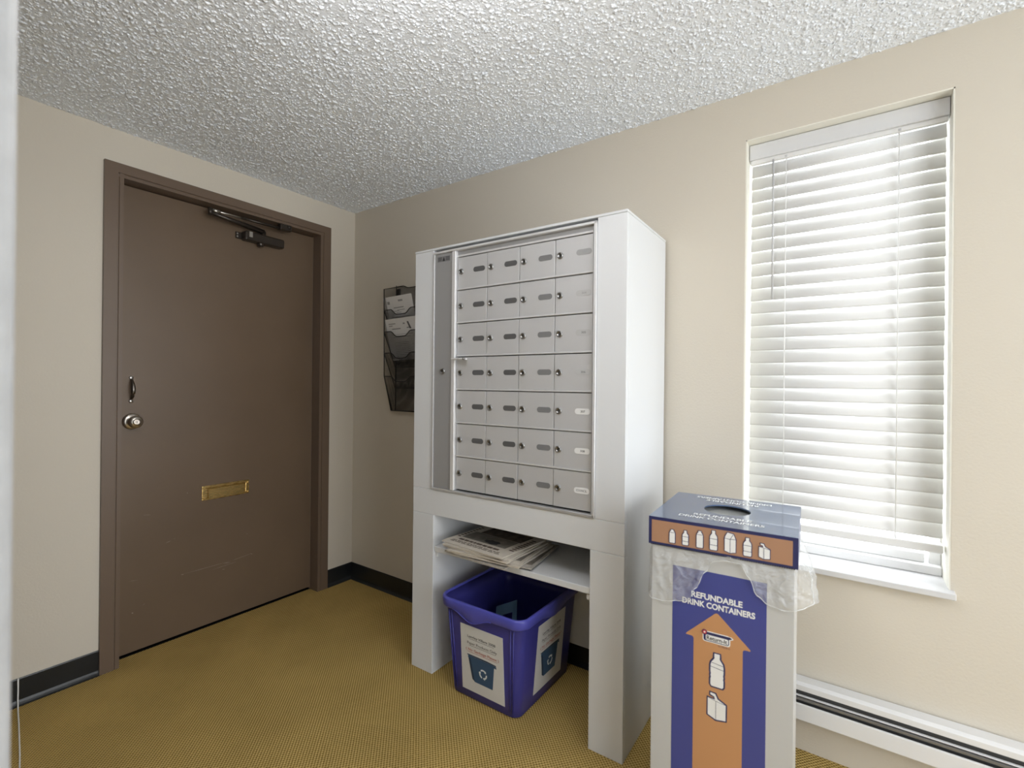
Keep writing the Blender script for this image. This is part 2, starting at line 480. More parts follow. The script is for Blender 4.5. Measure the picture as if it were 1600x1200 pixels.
WX0, WX1, WZ0, WZ1 = 2.249, 2.8135, 0.637, 2.1262
bm = bmesh.new()
bm_box(bm, -0.16, WX0, 0, 0.2, 0, H)
bm_box(bm, WX1, XR, 0, 0.2, 0, H)
bm_box(bm, WX0, WX1, 0, 0.2, 0, WZ0 - .02)
bm_box(bm, WX0, WX1, 0, 0.2, WZ1, H)
tag(finish(bm, 'wall_back', 'wall'), 'beige painted wall behind the mailboxes and around the window', 'wall', kind='structure')
bm = bmesh.new()
bm_box(bm, XR, XR + .15, YB, GY0, 0, H); bm_box(bm, XR, XR + .15, GY1, 0.2, 0, H)
bm_box(bm, XR, XR + .15, GY0, GY1, 0, GZ0); bm_box(bm, XR, XR + .15, GY0, GY1, GZ1, H)
tag(finish(bm, 'wall_right', 'wall'), 'beige wall around the added glazing on the right', 'wall', kind='structure')
fill_win = tag(empty('fill_window', (XR + .07, (GY0 + GY1) / 2, GZ0)), 'added unseen glazing that lights the room from the right', 'window', kind='structure')
gw, gh = GY1 - GY0, GZ1 - GZ0  # unseen glazing, added to let daylight in from the side
for k in range(4):
    y = -gw / 2 + .03 + (gw - .06) * k / 3
    box('mullion', 'vinyl', (-.03, .03, y - .03, y + .03, 0, gh), fill_win, .003)
box('mullion', 'vinyl', (-.03, .03, -gw / 2, gw / 2, 0, .06), fill_win, .003)
box('mullion', 'vinyl', (-.03, .03, -gw / 2, gw / 2, gh - .06, gh), fill_win, .003)
for k in range(3):
    y = -gw / 2 + .06 + (gw - .06) * k / 3
    box('pane', 'glass', (-.003, .003, y, y + (gw - .06) / 3 - .06, .06, gh - .06), fill_win)
tag(box('wall_rear', 'wall', (-.3, XR + .15, YB - .15, YB, 0, H)), 'beige wall closing the room behind the viewer', 'wall', kind='structure')
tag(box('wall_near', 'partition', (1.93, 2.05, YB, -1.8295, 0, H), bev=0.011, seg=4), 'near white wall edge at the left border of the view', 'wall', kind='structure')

def baseboard(name, prof_fn, a, b, label):
    # cove base: thin upright with a curved toe
    prof = [(0.000, 0.102), (0.003, 0.102), (0.0045, 0.098), (0.0045, 0.020), (0.007, 0.011), (0.012, 0.005), (0.017, 0.002), (0.017, 0.0), (0.0, 0.0)]
    bm = bmesh.new()
    A = [bm.verts.new(prof_fn(d, z, a)) for d, z in prof]
    B = [bm.verts.new(prof_fn(d, z, b)) for d, z in prof]
    n = len(prof)
    for i in range(n):
        bm.faces.new((A[i], A[(i + 1) % n], B[(i + 1) % n], B[i]))
    bm.faces.new(A); bm.faces.new(B)
    return tag(finish(bm, name, 'base'), label, 'baseboard', kind='structure')
baseboard('baseboard_left', lambda d, z, t: (d, t, z), YB, DY0 + .001, 'black cove baseboard left of the brown door')
baseboard('baseboard_corner', lambda d, z, t: (d, t, z), DY1 - .001, 0, 'short black baseboard between the door and the corner')
baseboard('baseboard_back', lambda d, z, t: (t, -d, z), 0.0, 2.045, 'black cove baseboard along the mailbox wall')

# ------------------------------------------------------------------ door_1
door = tag(empty('door_1', (0, (DY0 + DY1) / 2, 0)), 'brown painted door with brass mail slot in a brown frame', 'door', kind='structure')
dy = (DY0 + DY1) / 2
def jamb(name, y0, y1, inner):      # inner=+1: opening lies at larger y
    bm = bmesh.new()
    prof = [(0.0, 0.0), (0.016, 0.0), (0.016, 0.046), (0.011, 0.048), (0.011, 0.050), (0.014, 0.052), (0.014, 0.0665), (-0.062, 0.0665), (-0.062, 0.071), (-0.115, 0.071), (-0.115, 0.0)]
    A, B = [], []
    for x, w in prof:
        y = (y0 + w if inner > 0 else y1 - w) - dy
        A.append(bm.verts.new((x, y, 0.0))); B.append(bm.verts.new((x, y, DZ)))
    n = len(prof)
    for i in range(n): bm.faces.new((A[i], A[(i + 1) % n], B[(i + 1) % n], B[i]))
    bm.faces.new(A); bm.faces.new(B)
    return finish(bm, name, 'frame_brown', door)
jamb('door_jamb', DY0, 0, 1)
jamb('door_jamb', 0, DY1, -1)
bm = bmesh.new()
prof = [(0.0, 0.0), (0.0158, 0.0), (0.0158, 0.040), (0.011, 0.042), (0.011, 0.044), (0.0138, 0.046), (0.0138, 0.058), (-0.062, 0.058), (-0.115, 0.062), (-0.115, 0.0)]
A = [bm.verts.new((x, DY0 + .03 - dy, DZ - w)) for x, w in prof]
B = [bm.verts.new((x, DY1 - .03 - dy, DZ - w)) for x, w in prof]
n = len(prof)
for i in range(n): bm.faces.new((A[i], A[(i + 1) % n], B[(i + 1) % n], B[i]))
bm.faces.new(A); bm.faces.new(B)
finish(bm, 'door_head', 'frame_brown', door)
# frame corner plates reach across the jamb tops
PX = -0.060
PY0, PY1 = DY0 + .069, DY1 - .069
panel = box('door_panel', 'brown', (PX - .045, PX, PY0 - dy, PY1 - dy, 0.014, DZ - .062), door, bev=0.0015)
box('under_door_shade', 'dark', (-0.14, PX - .002, PY0 - .01 - dy, PY1 + .01 - dy, 0.0, 0.004), door)  # black strip stands in for the shade under the door
def yl(y): return y - dy
# scuffs and scratches (thin paint losses on the lower half)
bm = bmesh.new()
def scratch(y0, z0, y1, z1, w):
    d = Vector((0, y1 - y0, z1 - z0)); nrm = Vector((0, -d.z, d.y)).normalized() * w
    k = 6
    pts = []
    for i in range(k + 1):
        t = i / k; c = Vector((PX + .0003, yl(y0), z0)) + d * t
        ww = nrm * (math.sin(math.pi * t) * .8 + .2) * random.uniform(.5, 1.1)
        pts.append((bm.verts.new(c + ww), bm.verts.new(c - ww)))
    for a, b in zip(pts, pts[1:]): bm.faces.new((a[0], a[1], b[1], b[0]))
for s in ((-.918, .300, -.70, .300, .0010), (-.785, .281, -.672, .287, .0011), (-.735, .297, -.700, .293, .0013), (-.69, .300, -.592, .309, .0012), (-.60, .310, -.585, .302, .0011),
          (-.925, .3, -.915, .298, .0020), (-.74, .268, -.728, .266, .0012), (-1.08, .62, -1.05, .615, .0007), (-1.12, .19, -1.113, .188, .0025), (-.99, .47, -.97, .475, .0010),
          (-.96, .48, -.95, .482, .0005), (-1.13, .335, -1.10, .332, .0008), (-.62, .42, -.615, .42, .0015), (-.905, .69, -.900, .688, .0016), (-1.08, .21, -1.07, .214, .0008)):
    scratch(*s)
finish(bm, 'scratches', 'scuff', panel)
# knob
ky, kz = -1.127, 1.049
bm = bmesh.new()
bm_lathe(bm, [(0, PX), (.0345, PX), (.036, PX + .003), (.033, PX + .0075), (.026, PX + .011), (.012, PX + .013), (.0125, PX + .028), (.020, PX + .034), (.0265, PX + .042), (.0280, PX + .052), (.0255, PX + .060), (.017, PX + .065), (.0125, PX + .0655), (.0125, PX + .0665), (.0095, PX + .0665), (0, PX + .0660)], 'x', (0, yl(ky), kz), 28)
bm_box(bm, PX + .0662, PX + .0672, yl(ky) - .001, yl(ky) + .001, kz - .005, kz + .005, 1)
knob = finish(bm, 'door_knob', ['nickel', 'keyhole'], panel)
# pull handle
bm = bmesh.new()
py_, za, zb = -1.1305, 1.1395, 1.2435
pts, rad = [], []
for i in range(15):
    t = i / 14
    pts.append((PX + .004 + .026 * math.sin(math.pi * t) ** .8, yl(py_), za + .006 + (zb - za - .012) * t))
    rad.append(.0042 + .0048 * math.sin(math.pi * t))
bm_tube(bm, pts, rad, 10)
for z in (za, zb):
    bm_lathe(bm, [(0, PX), (.0085, PX), (.0085, PX + .003), (.006, PX + .0055), (0, PX + .006)], 'x', (0, yl(py_), z), 16, 1)
finish(bm, 'pull_handle', ['pewter', 'steel'], panel)
# mail slot
sy0, sy1, sz0, sz1 = -.8405, -.6115, .6385, .7105
bm = bmesh.new()
t = .009
bm_box(bm, PX, PX + .007, yl(sy0), yl(sy1), sz1 - t - .004, sz1, 0, .003, 2)
bm_box(bm, PX, PX + .007, yl(sy0), yl(sy1), sz0, sz0 + t, 0, .003, 2)
bm_box(bm, PX, PX + .007, yl(sy0), yl(sy0) + .026, sz0 + t, sz1 - t - .004, 0, .003, 2)
bm_box(bm, PX, PX + .007, yl(sy1) - .020, yl(sy1), sz0 + t, sz1 - t - .004, 0, .003, 2)
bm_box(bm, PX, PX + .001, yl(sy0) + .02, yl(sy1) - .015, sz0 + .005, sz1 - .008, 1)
bm_box(bm, PX + .0015, PX + .008, yl(sy0) + .0285, yl(sy1) - .022, sz0 + .004, sz1 - t - .010, 0, .002)
for yy in (sy0 + .012, sy1 - .007):
    for zz in (sz0 + .011, sz1 - .013):
        bm_lathe(bm, [(.0050, PX + .006), (.0044, PX + .0095), (0, PX + .0105)], 'x', (0, yl(yy), zz), 12)
finish(bm, 'mail_slot', ['brass', 'brass_dark'], panel)
# door closer
bm = bmesh.new()
bm_box(bm, PX, PX + .048, yl(-.665), yl(-.452), 1.972, 2.020, 0, .008, 3)
bm_box(bm, PX, PX + .006, yl(-.694), yl(-.44), 1.978, 2.014, 0, .002)
bm_box(bm, PX + .006, PX + .0075, yl(-.689), yl(-.682), 1.985, 1.993, 1)
bm_box(bm, PX + .006, PX + .0075, yl(-.689), yl(-.682), 2.000, 2.007, 1)
bm_box(bm, PX + .0485, PX + .0492, yl(-.645), yl(-.628), 1.990, 2.018, 1)
bm_lathe(bm, [(.0165, 1.973), (.0165, 1.962), (.012, 1.956), (0, 1.955)], 'z', (PX + .026, yl(-.575), 0), 18)
bm_lathe(bm, [(.006, 1.9555), (.004, 1.953), (0, 1.9525)], 'z', (PX + .030, yl(-.572), 0), 12, 1)
bm_lathe(bm, [(.012, 2.018), (.012, 2.042), (0, 2.043)], 'z', (PX + .026, yl(-.56), 0), 18)
body = finish(bm, 'door_closer', ['bronze', 'steel'], panel)
bm = bmesh.new()
P0, P1, P2 = Vector((PX + .026, yl(-.560), 2.040)), Vector((PX + .075, yl(-.845), 2.052)), Vector((0.012, yl(-.475), 2.070))
bm_tube(bm, [P0, P0.lerp(P1, .5), P1], [.0135, .012, .0095], 8)
bm_lathe(bm, [(0, 2.040), (.0105, 2.040), (.0105, 2.074), (0, 2.075)], 'z', (P1.x, P1.y, 0), 14)
Q = Vector((P1.x, P1.y, 2.066))
bm_tube(bm, [Q, Q.lerp(P2, .42)], .0048, 8, 1)
bm_tube(bm, [Q.lerp(P2, .03), Q.lerp(P2, .12)], .0085, 8, 1)
bm_tube(bm, [Q.lerp(P2, .40), P2], .0075, 8, 0)
bm_box(bm, -.005, .030, yl(-.500), yl(-.435), 2.062, 2.095, 0, .004, 2)
bm_lathe(bm, [(.010, .030), (.010, .036), (0, .037)], 'x', (0, yl(-.452), 2.083), 12, 0)
finish(bm, 'closer_arm', ['bronze', 'steel'], door)

# ------------------------------------------------------------------ window_1 with its sill
win = tag(empty('window_1', (2.531, 0.1, WZ0)), 'tall narrow window with white vinyl frame in a beige wall', 'window', kind='structure')
wx, wy, wz = 2.531, 0.1, WZ0
def wb(name, m, b, parent=win, bev=0.0, seg=1):
    return box(name, m, (b[0] - wx, b[1] - wx, b[2] - wy, b[3] - wy, b[4] - wz, b[5] - wz), parent, bev, seg)
for nm, b in (('window_reveal', (WX0 - .001, WX0 + .004, 0.0005, .2, WZ0, WZ1)), ('window_reveal', (WX1 - .004, WX1 + .001, 0.0005, .2, WZ0, WZ1)), ('window_reveal', (WX0, WX1, 0.0005, .2, WZ1 - .004, WZ1 + .001))):
    wb(nm, 'reveal', b)
fr = bmesh.new()
def fb(x0, x1, y0, y1, z0, z1): bm_box(fr, x0 - wx, x1 - wx, y0 - wy, y1 - wy, z0 - wz, z1 - wz, 0, .003)
fb(WX0 + .004, WX0 + .036, .14, .19, WZ0, WZ1 - .004); fb(WX1 - .036, WX1 - .004, .14, .19, WZ0, WZ1 - .004)
fb(WX0 + .004, WX1 - .004, .12, .19, WZ1 - .05, WZ1 - .004); fb(WX0 + .004, WX1 - .004, .115, .19, WZ0, WZ0 + .030)
fb(WX0 + .045, WX1 - .045, .135, .175, WZ0 + .030, WZ0 + .062); fb(WX0 + .045, WX1 - .045, .135, .175, WZ0 + .74, WZ0 + .79)
finish(fr, 'window_frame', 'vinyl', win)
wb('pane', 'glass', (WX0 + .045, WX1 - .045, .153, .157, WZ0 + .06, WZ0 + .745))
wb('pane', 'glass', (WX0 + .045, WX1 - .045, .153, .157, WZ0 + .785, WZ1 - .045))
wb('window_sill', 'sill', (2.2365, 2.8225, -.034, .19, WZ0 - .019, WZ0), bev=.002)

# ------------------------------------------------------------------ venetian blind
bl = tag(empty('venetian_blind', (2.531, 0.07, 0.725)), 'white venetian blind with closed slats hanging in the tall window', 'blind')
ox, oy, oz = 2.531, 0.07, 0.725
def bb(name, m, b, bev=0.0, seg=1, parent=bl):
    return box(name, m, (b[0] - ox, b[1] - ox, b[2] - oy, b[3] - oy, b[4] - oz, b[5] - oz), parent, bev, seg)
vx0, vx1 = WX0 + .006, WX1 - .006
val = bb('valance', 'valance', (vx0, vx1, .040, .050, 2.066, WZ1 - .006), .0015)
bb('valance_lip', 'slat', (vx0 + .004, vx1 - .004, .047, .058, 2.049, 2.0665), .003, 2, val)
bb('valance_return', 'valance', (vx0, vx0 + .006, .045, .10, 2.066, WZ1 - .006), 0, 1, val)
bb('valance_return', 'valance', (vx1 - .006, vx1, .045, .10, 2.066, WZ1 - .006), 0, 1, val)
bb('headrail', 'slat', (vx0 + .008, vx1 - .008, .060, .105, 2.070, 2.112))
# one curved slat mesh, shared
TILT = math.radians(70)
SW, ST = 0.050, 0.0028
bm = bmesh.new()
top, bot = [], []
K = 8
for i in range(K + 1):
    t = -1 + 2 * i / K
    crown = 0.0030 * (1 - t * t)
    top.append((t * SW / 2, crown + ST / 2)); bot.append((t * SW / 2, crown - ST / 2))
ring = top + bot[::-1]
sx0, sx1 = WX0 + .0105 - ox, WX1 - .0105 - ox
def sp(x, p):       # inner (room side) edge low
    y, z = p
    return (x, y * math.cos(TILT) - z * math.sin(TILT), y * math.sin(TILT) + z * math.cos(TILT))
A = [bm.verts.new(sp(sx0, p)) for p in ring]; B = [bm.verts.new(sp(sx1, p)) for p in ring]
n = len(ring)
for i in range(n):
    f = bm.faces.new((A[i], A[(i + 1) % n], B[(i + 1) % n], B[i])); f.smooth = i not in (K, n - 1)
bm.faces.new(A); bm.faces.new(B)
slat0 = finish(bm, 'slat', 'slat', bl)
NS, ZB0, ZT0 = 28, 0.769, 2.0085
pitch = (ZT0 - ZB0) / (NS - 1)
zoff = SW / 2 * math.sin(TILT)
for i in range(NS):
    o = slat0 if i == 0 else link(slat0.copy(), bl)
    o.location = (random.uniform(-.0006, .0010), 0.004, ZB0 + i * pitch + zoff - oz)
    o.rotation_euler = (math.radians(random.uniform(-1.5, 1.5)), 0, 0)
bb('bottom_rail', 'slat', (WX0 + .0105, WX1 - .0105, .048, .098, .726, .752), .004, 2)
for x in (2.372, 2.6885):
    bm = bmesh.new()
    for yy in (.0565, .0905):
        bm_tube(bm, [(x - ox, yy - oy, .74 - oz), (x - ox, yy - oy, 2.07 - oz)], .0018, 6)
    finish(bm, 'ladder_cord', 'cord', bl)
    bb('cord_clip', 'wand', (x - .004, x + .004, .0455, .048, 2.052, 2.060), .001)
bm = bmesh.new()
bm_tube(bm, [(2.333 - ox, .040 - oy, 2.052 - oz), (2.3335 - ox, .039 - oy, 1.545 - oz)], .0036, 6)
bm_tube(bm, [(2.333 - ox, .052 - oy, 2.056 - oz), (2.333 - ox, .040 - oy, 2.050 - oz)], .0022, 6)
finish(bm, 'tilt_wand', 'wand', bl)

# ------------------------------------------------------------------ baseboard heater
ht = tag(empty('baseboard_heater', (3.0, 0, 0.13)), 'long white baseboard heater with dark louvre slots under the window', 'heater')
def hb(name, m, b, bev=0.0, seg=1):
    return box(name, m, (b[0] - 3.0, b[1] - 3.0, b[2], b[3], b[4] - .13, b[5] - .13), ht, bev, seg)
hx0, hx1 = 2.06, 4.0
bm = bmesh.new()
prof = [(-.0045, .130), (-.0045, .2545), (-.046, .2545), (-.056, .2465), (-.056, .2300), (-.053, .2300), (-.053, .2455), (-.045, .2505), (-.008, .2505), (-.008, .130)]
A = [bm.verts.new((hx0 - 3, y, z - .13)) for y, z in prof]; B = [bm.verts.new((hx1 - 3, y, z - .13)) for y, z in prof]
n = len(prof)
for i in range(n): bm.faces.new((A[i], A[(i + 1) % n], B[(i + 1) % n], B[i]))
bm.faces.new(A); bm.faces.new(B)
finish(bm, 'back_cover', 'heater', ht)
hb('front_cover', 'heater', (hx0, hx1, -.066, -.058, .137, .1905), .003, 2)
hb('louvre', 'heater', (hx0, hx1, -.060, -.050, .2120, .2148), .001)
hb('louvre', 'heater_fin', (hx0, hx1, -.054, -.047, .1945, .2050), .002)
hb('inner_duct', 'heater_dark', (hx0, hx1, -.044, -.010, .140, .246))
hb('end_cap', 'heater', (hx0 - .03, hx0 + .002, -.067, -.0045, .130, .256), .004, 2)
hb('end_cap', 'heater', (hx1 - .002, hx1 + .03, -.067, -.0045, .130, .256), .004, 2)

# ------------------------------------------------------------------ mailbox cabinet
QO, QA = Vector((1.0037, -.4323, 0)), 0.0113
CW, CD, CH = .9665, .408, 1.8064
cab = tag(empty('mailbox_cabinet', QO, QA), 'tall white painted cabinet holding the silver mailboxes, open below', 'cabinet')
def cb(name, m, b, bev=0.0012, seg=1):
    return box(name, m, b, cab, bev, seg)
LX, RX = .1212, .8445
cb('top_panel', 'cab', (-.001, CW + .001, -.002, CD, 1.7975, CH), .0015)
cb('front_stile', 'cab', (0, .1085, 0, .018, .7825, 1.797))
cb('front_stile', 'cab', (.8615, CW, 0, .018, .7825, 1.797))
cb('front_rail', 'cab', (0, CW, 0, .018, .6755, .7818))
cb('side_panel', 'cab', (0, .016, .0185, CD, .6755, 1.797))
cb('side_panel', 'cab', (CW - .016, CW, .0185, CD, 0.0, 1.797))
cb('leg_column', 'cab', (0, LX, 0, CD, 0, .6745))
cb('leg_column', 'cab', (RX, CW - .0165, .0185, CD, 0, .6745))
cb('leg_front', 'cab', (RX, CW, 0, .018, 0, .6745))
cb('back_panel', 'cab', (LX, RX, CD - .010, CD, .100, 1.797), 0)
cb('deck', 'cab', (LX, RX, .0185, CD - .010, .6750, .690), 0)
cb('shelf', 'cab', (LX + .0005, RX - .0005, .006, CD - .011, .5195, .5425), .002)
cb('shelf_cleat', 'cab', (LX, LX + .016, .012, .36, .497, .519), .001)
cb('shelf_cleat', 'cab', (RX - .016, RX, .012, .36, .497, .519), .001)

# ------------------------------------------------------------------ mailbox unit
UX, UZ = .1085, .7825
mu = tag(empty('mailbox_unit', QO + Vector((UX * math.cos(QA), UX * math.sin(QA), UZ)), QA), 'silver apartment mailbox unit with 28 numbered locking doors', 'mailbox')
def ub(name, m, b, bev=0.0, seg=1, parent=mu):
    return box(name, m, (b[0] - UX, b[1] - UX, b[2], b[3], b[4] - UZ, b[5] - UZ), parent, bev, seg)
x0, x1, z0, z1 = .1090, .8608, .7830, 1.7905
ub('housing', 'dark', (x0 + .004, x1 - .004, .024, .30, z0 + .004, z1 - .006))
ub('frame_side', 'alu', (x0, x0 + .0085, -.005, .024, z0, 1.7775), .001)
fs = ub('frame_side', 'alu_light', (.8500, x1, -.006, .024, z0, 1.786), .001)
ub('frame_groove', 'keyhole', (.8462, .8492, .004, .024, z0 + .012, 1.752))
ub('frame_inner', 'alu_light', (.8455, .8465, -.001, .022, z0 + .012, 1.770))
ub('frame_top', 'alu_light', (x0, x1, -.006, .024, 1.7775, 1.7865), .001)
ub('frame_top_inner', 'alu_light', (.234, .8462, .006, .024, 1.7525, 1.7605), .001)
ub('soffit_shade', 'panel_grey', (.2345, .8462, .010, .023, 1.7608, 1.7770))  # shade of the recess put into this panel's grey
ub('frame_bottom', 'alu', (x0, x1, -.006, .024, z0, .7935), .0015)
ub('mullion', 'alu_light', (.2145, .2345, -.005, .022, .7940, 1.7775), .002)
spn = ub('side_panel', 'panel_grey', (.1180, .2140, .000, .020, .7940, 1.7770), .001)
# maker's plate: dark label with an arrow mark
ub('maker_plate', 'plate3', (.1310, .2015, -.0012, .000, 1.7425, 1.7650), .0004, 1, spn)
bm = bmesh.new()
bm_poly(bm, [(.160 - UX, 1.7450 - UZ), (.174 - UX, 1.7450 - UZ), (.167 - UX, 1.7615 - UZ)], lambda u, v, d: (u, d, v), -.0020, -.0010)
for a, b in ((.135, .156), (.178, .198)):
    for zz in (1.7475, 1.7530, 1.7585):
        bm_box(bm, a - UX, b - UX, -.0016, -.0010, zz - UZ, zz + .0022 - UZ)
finish(bm, 'maker_print', 'ink', spn)
def lock_bm(r=.0118):
    b = bmesh.new()
    bm_lathe(b, [(r, 0), (r, -.0045), (r * .86, -.0065), (r * .62, -.0065), (r * .58, -.0055), (0, -.0055)], 'y', (0, 0, 0), 18, 0)
    bm_box(b, -.0009, .0009, -.0062, -.0050, -.0046, .0046, 1)
    bm_box(b, -.0022, .0022, -.0061, -.0050, -.0012, .0012, 1)
    return b
lk = finish(lock_bm(.0125), 'lock', ['lock', 'keyhole'], spn, loc=(.1665 - UX, 0.0, 1.284 - UZ))
for a, b in ((.148, 1.318), (.148, 1.250), (.190, 1.318)):
    bm = bmesh.new()
    bm_lathe(bm, [(.0022, -.0006), (.0015, -.0012), (0, -.0013)], 'y', (a - UX, 0.0, b - UZ), 8)
    finish(bm, 'rivet', 'plate4', spn)
# doors
colx = [.2365, .3895, .5420, .6955, .8448]
ztop, zbot = 1.7520, .7975
rp = (ztop - zbot) / 7
meshes = {}
lockmesh = finish(lock_bm(), 'lock_proto', ['lock', 'keyhole'])
lock_me = lockmesh.data
bpy.data.objects.remove(lockmesh)
def plate_mesh():
    b = bmesh.new()
    bm_poly(b, rrect(-.029, .029, -.0100, .0100, .0098, 6), lambda u, v, d: (u, d, v), -.0009, .0)
    return b
numbers = ['303', '304', '305', '306', '307', '308', 'COUNCIL']
plate_sheen_mats = {0: ['plate1'] * 7, 1: ['plate1'] * 7, 2: ['plate3'] * 7, 3: ['plate4', 'plate4b', 'plate4b', 'plate4b', 'plate_sheen', 'plate_sheen', 'plate_sheen']}  # window reflection put into the plate colours, paler towards the right
plate_me = {}
for k in ('plate1', 'plate3', 'plate4', 'plate4b', 'plate_sheen'):
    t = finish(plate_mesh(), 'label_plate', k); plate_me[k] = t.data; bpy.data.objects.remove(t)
for r in range(7):
    zt = ztop - r * rp; zb = zt - rp
    if r < 6:
        ub('divider_rail', 'alu_light', (.2365, .8448, .0035, .022, zb + .0005, zb + .0065), .001)
    for c in range(4):
        a, b = colx[c] + .0013, colx[c + 1] - .0013
        zlo = zb + (.0068 if r < 6 else .003); zhi = zt - .0030
        w, h = b - a, zhi - zlo
        key = (round(w, 5), round(h, 5))
        if key not in meshes:
            t = bmesh.new(); bm_box(t, -w / 2, w / 2, 0, .014, -h / 2, h / 2, 0, .0012, 2)
            o = finish(t, 'mailbox_door', 'mail_door', mu); meshes[key] = o.data
        else:
            o = link(bpy.data.objects.new('mailbox_door', meshes[key]), mu)
        cx, cz = (a + b) / 2, (zlo + zhi) / 2
        o.location = (cx - UX, .0065 + random.uniform(-.0006, .0010), cz - UZ)
        l = link(bpy.data.objects.new('lock', lock_me), o)
        zc = (zt + zb) / 2 + .0015 + (.005 if r == 0 else 0)
        l.location = (colx[c] + .0205 - cx, 0, zc - cz)
        l.rotation_euler = (0, random.uniform(-.25, .25), 0)
        km = plate_sheen_mats[c][r]
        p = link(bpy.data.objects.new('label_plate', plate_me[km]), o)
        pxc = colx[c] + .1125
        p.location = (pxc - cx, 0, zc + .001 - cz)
        if c == 3:
            tb = text_bm(numbers[r], width=.040 if r == 6 else .017, height=.0075, bold=.01)
            bmesh.ops.transform(tb, matrix=FRONT(pxc - cx + (.002 if r < 6 else 0), -.0013, zc + .001 - cz), verts=tb.verts)
            finish(tb, 'lettering', 'ink_grey' if r > 1 else 'ink_pale', o)
ub('latch_bar', 'alu_light', (.2350, .2960, -.030, .004, 1.3290, 1.3350), .0015)
bm = bmesh.new()
bm_lathe(bm, [(0, .2955), (.0055, .2955), (.0055, .3025), (0, .303)], 'x', (-UX, -.024, 1.3325 - UZ), 12)
finish(bm, 'latch_knob', 'lock', mu)

# ------------------------------------------------------------------ newspapers on the shelf
SHZ = .5430
def cabw(u, v, z=0):
    return QO + Vector((u * math.cos(QA) - v * math.sin(QA), u * math.sin(QA) + v * math.cos(QA), z))
def newspaper(cx, cy, z, rz, w, d, th, m, label, bend=.004, sag=.0, group='newspapers stacked on the cabinet shelf'):
    nx, ny = 12, 10
    bm = bmesh.new()
    def hz(u, v):
        # drooping front edge where it overhangs, wavy right edge
        return bend * math.sin(u * 3.1 + v * 2.0) * (abs(u) ** 2) - sag * max(0, -v * 2 - .76) ** 2 * 2.2 * (1 + .35 * math.sin(4 * u))
    up, lo = {}, {}
    for i in range(nx + 1):
        for j in range(ny + 1):
            u, v = i / nx * 2 - 1, j / ny - .5
            x = u * w / 2 + random.uniform(-.0008, .0008) * (i in (0, nx)); y = v * d + random.uniform(-.0008, .0008) * (j in (0, ny))
            k = hz(u, v)
            up[i, j] = bm.verts.new((x, y, k + th)); lo[i, j] = bm.verts.new((x * .997, y * .997, k))
    for i in range(nx):
        for j in range(ny):
            bm.faces.new((up[i, j], up[i + 1, j], up[i + 1, j + 1], up[i, j + 1]))
            bm.faces.new((lo[i, j], lo[i, j + 1], lo[i + 1, j + 1], lo[i + 1, j]))
    for i in range(nx):
        bm.faces.new((up[i, 0], lo[i, 0], lo[i + 1, 0], up[i + 1, 0])); bm.faces.new((up[i, ny], up[i + 1, ny], lo[i + 1, ny], lo[i, ny]))
    for j in range(ny):
        bm.faces.new((up[0, j], up[0, j + 1], lo[0, j + 1], lo[0, j])); bm.faces.new((up[nx, j], lo[nx, j], lo[nx, j + 1], up[nx, j + 1]))
    root = empty('newspaper', (cx, cy, z), rz)
    tag(root, label, 'newspaper', group)
    finish(bm, 'pages', m, root)
    def patch(name, m2, u0, u1, v0, v1, lift=.0006, mat2=None):
        b = bmesh.new(); g = {}
        kx, ky_ = 8, 4
        for i in range(kx + 1):
            for j in range(ky_ + 1):
                u = u0 + (u1 - u0) * i / kx; v = v0 + (v1 - v0) * j / ky_
                g[i, j] = b.verts.new((u * w / 2, v * d, hz(u, v) + th + lift))
        for i in range(kx):
            for j in range(ky_): b.faces.new((g[i, j], g[i + 1, j], g[i + 1, j + 1], g[i, j + 1]))
        return finish(b, name, m2, root)
    return root, patch
ths = [.0055, .0045, .006, .005, .006, .005, .0045]
specs = [  # (u, v in cabinet space, rz deg, w, d, material, label)
    (.372, .105, -4, .315, .275, 'news2', 'bottom newspaper of the stack, its grey edge peeking out at the front left'),
    (.425, .128, 8, .330, .290, 'news2', 'newspaper second from the bottom, fanned furthest to the right'),
    (.400, .108, 3, .330, .285, 'news', 'newspaper third from the bottom of the stack on the shelf'),
    (.392, .112, 6, .330, .290, 'news', 'middle newspaper of the stack, turned slightly to the right'),
    (.376, .106, -2, .325, .285, 'news', 'newspaper third from the top of the stack on the shelf'),
    (.370, .108, 1, .325, .288, 'news', 'second newspaper from the top, just under the printed front page'),
    (.362, .108, -5, .322, .285, 'news', 'top newspaper of the stack showing its front page with a dark photo'),
]
zc = SHZ + .0010
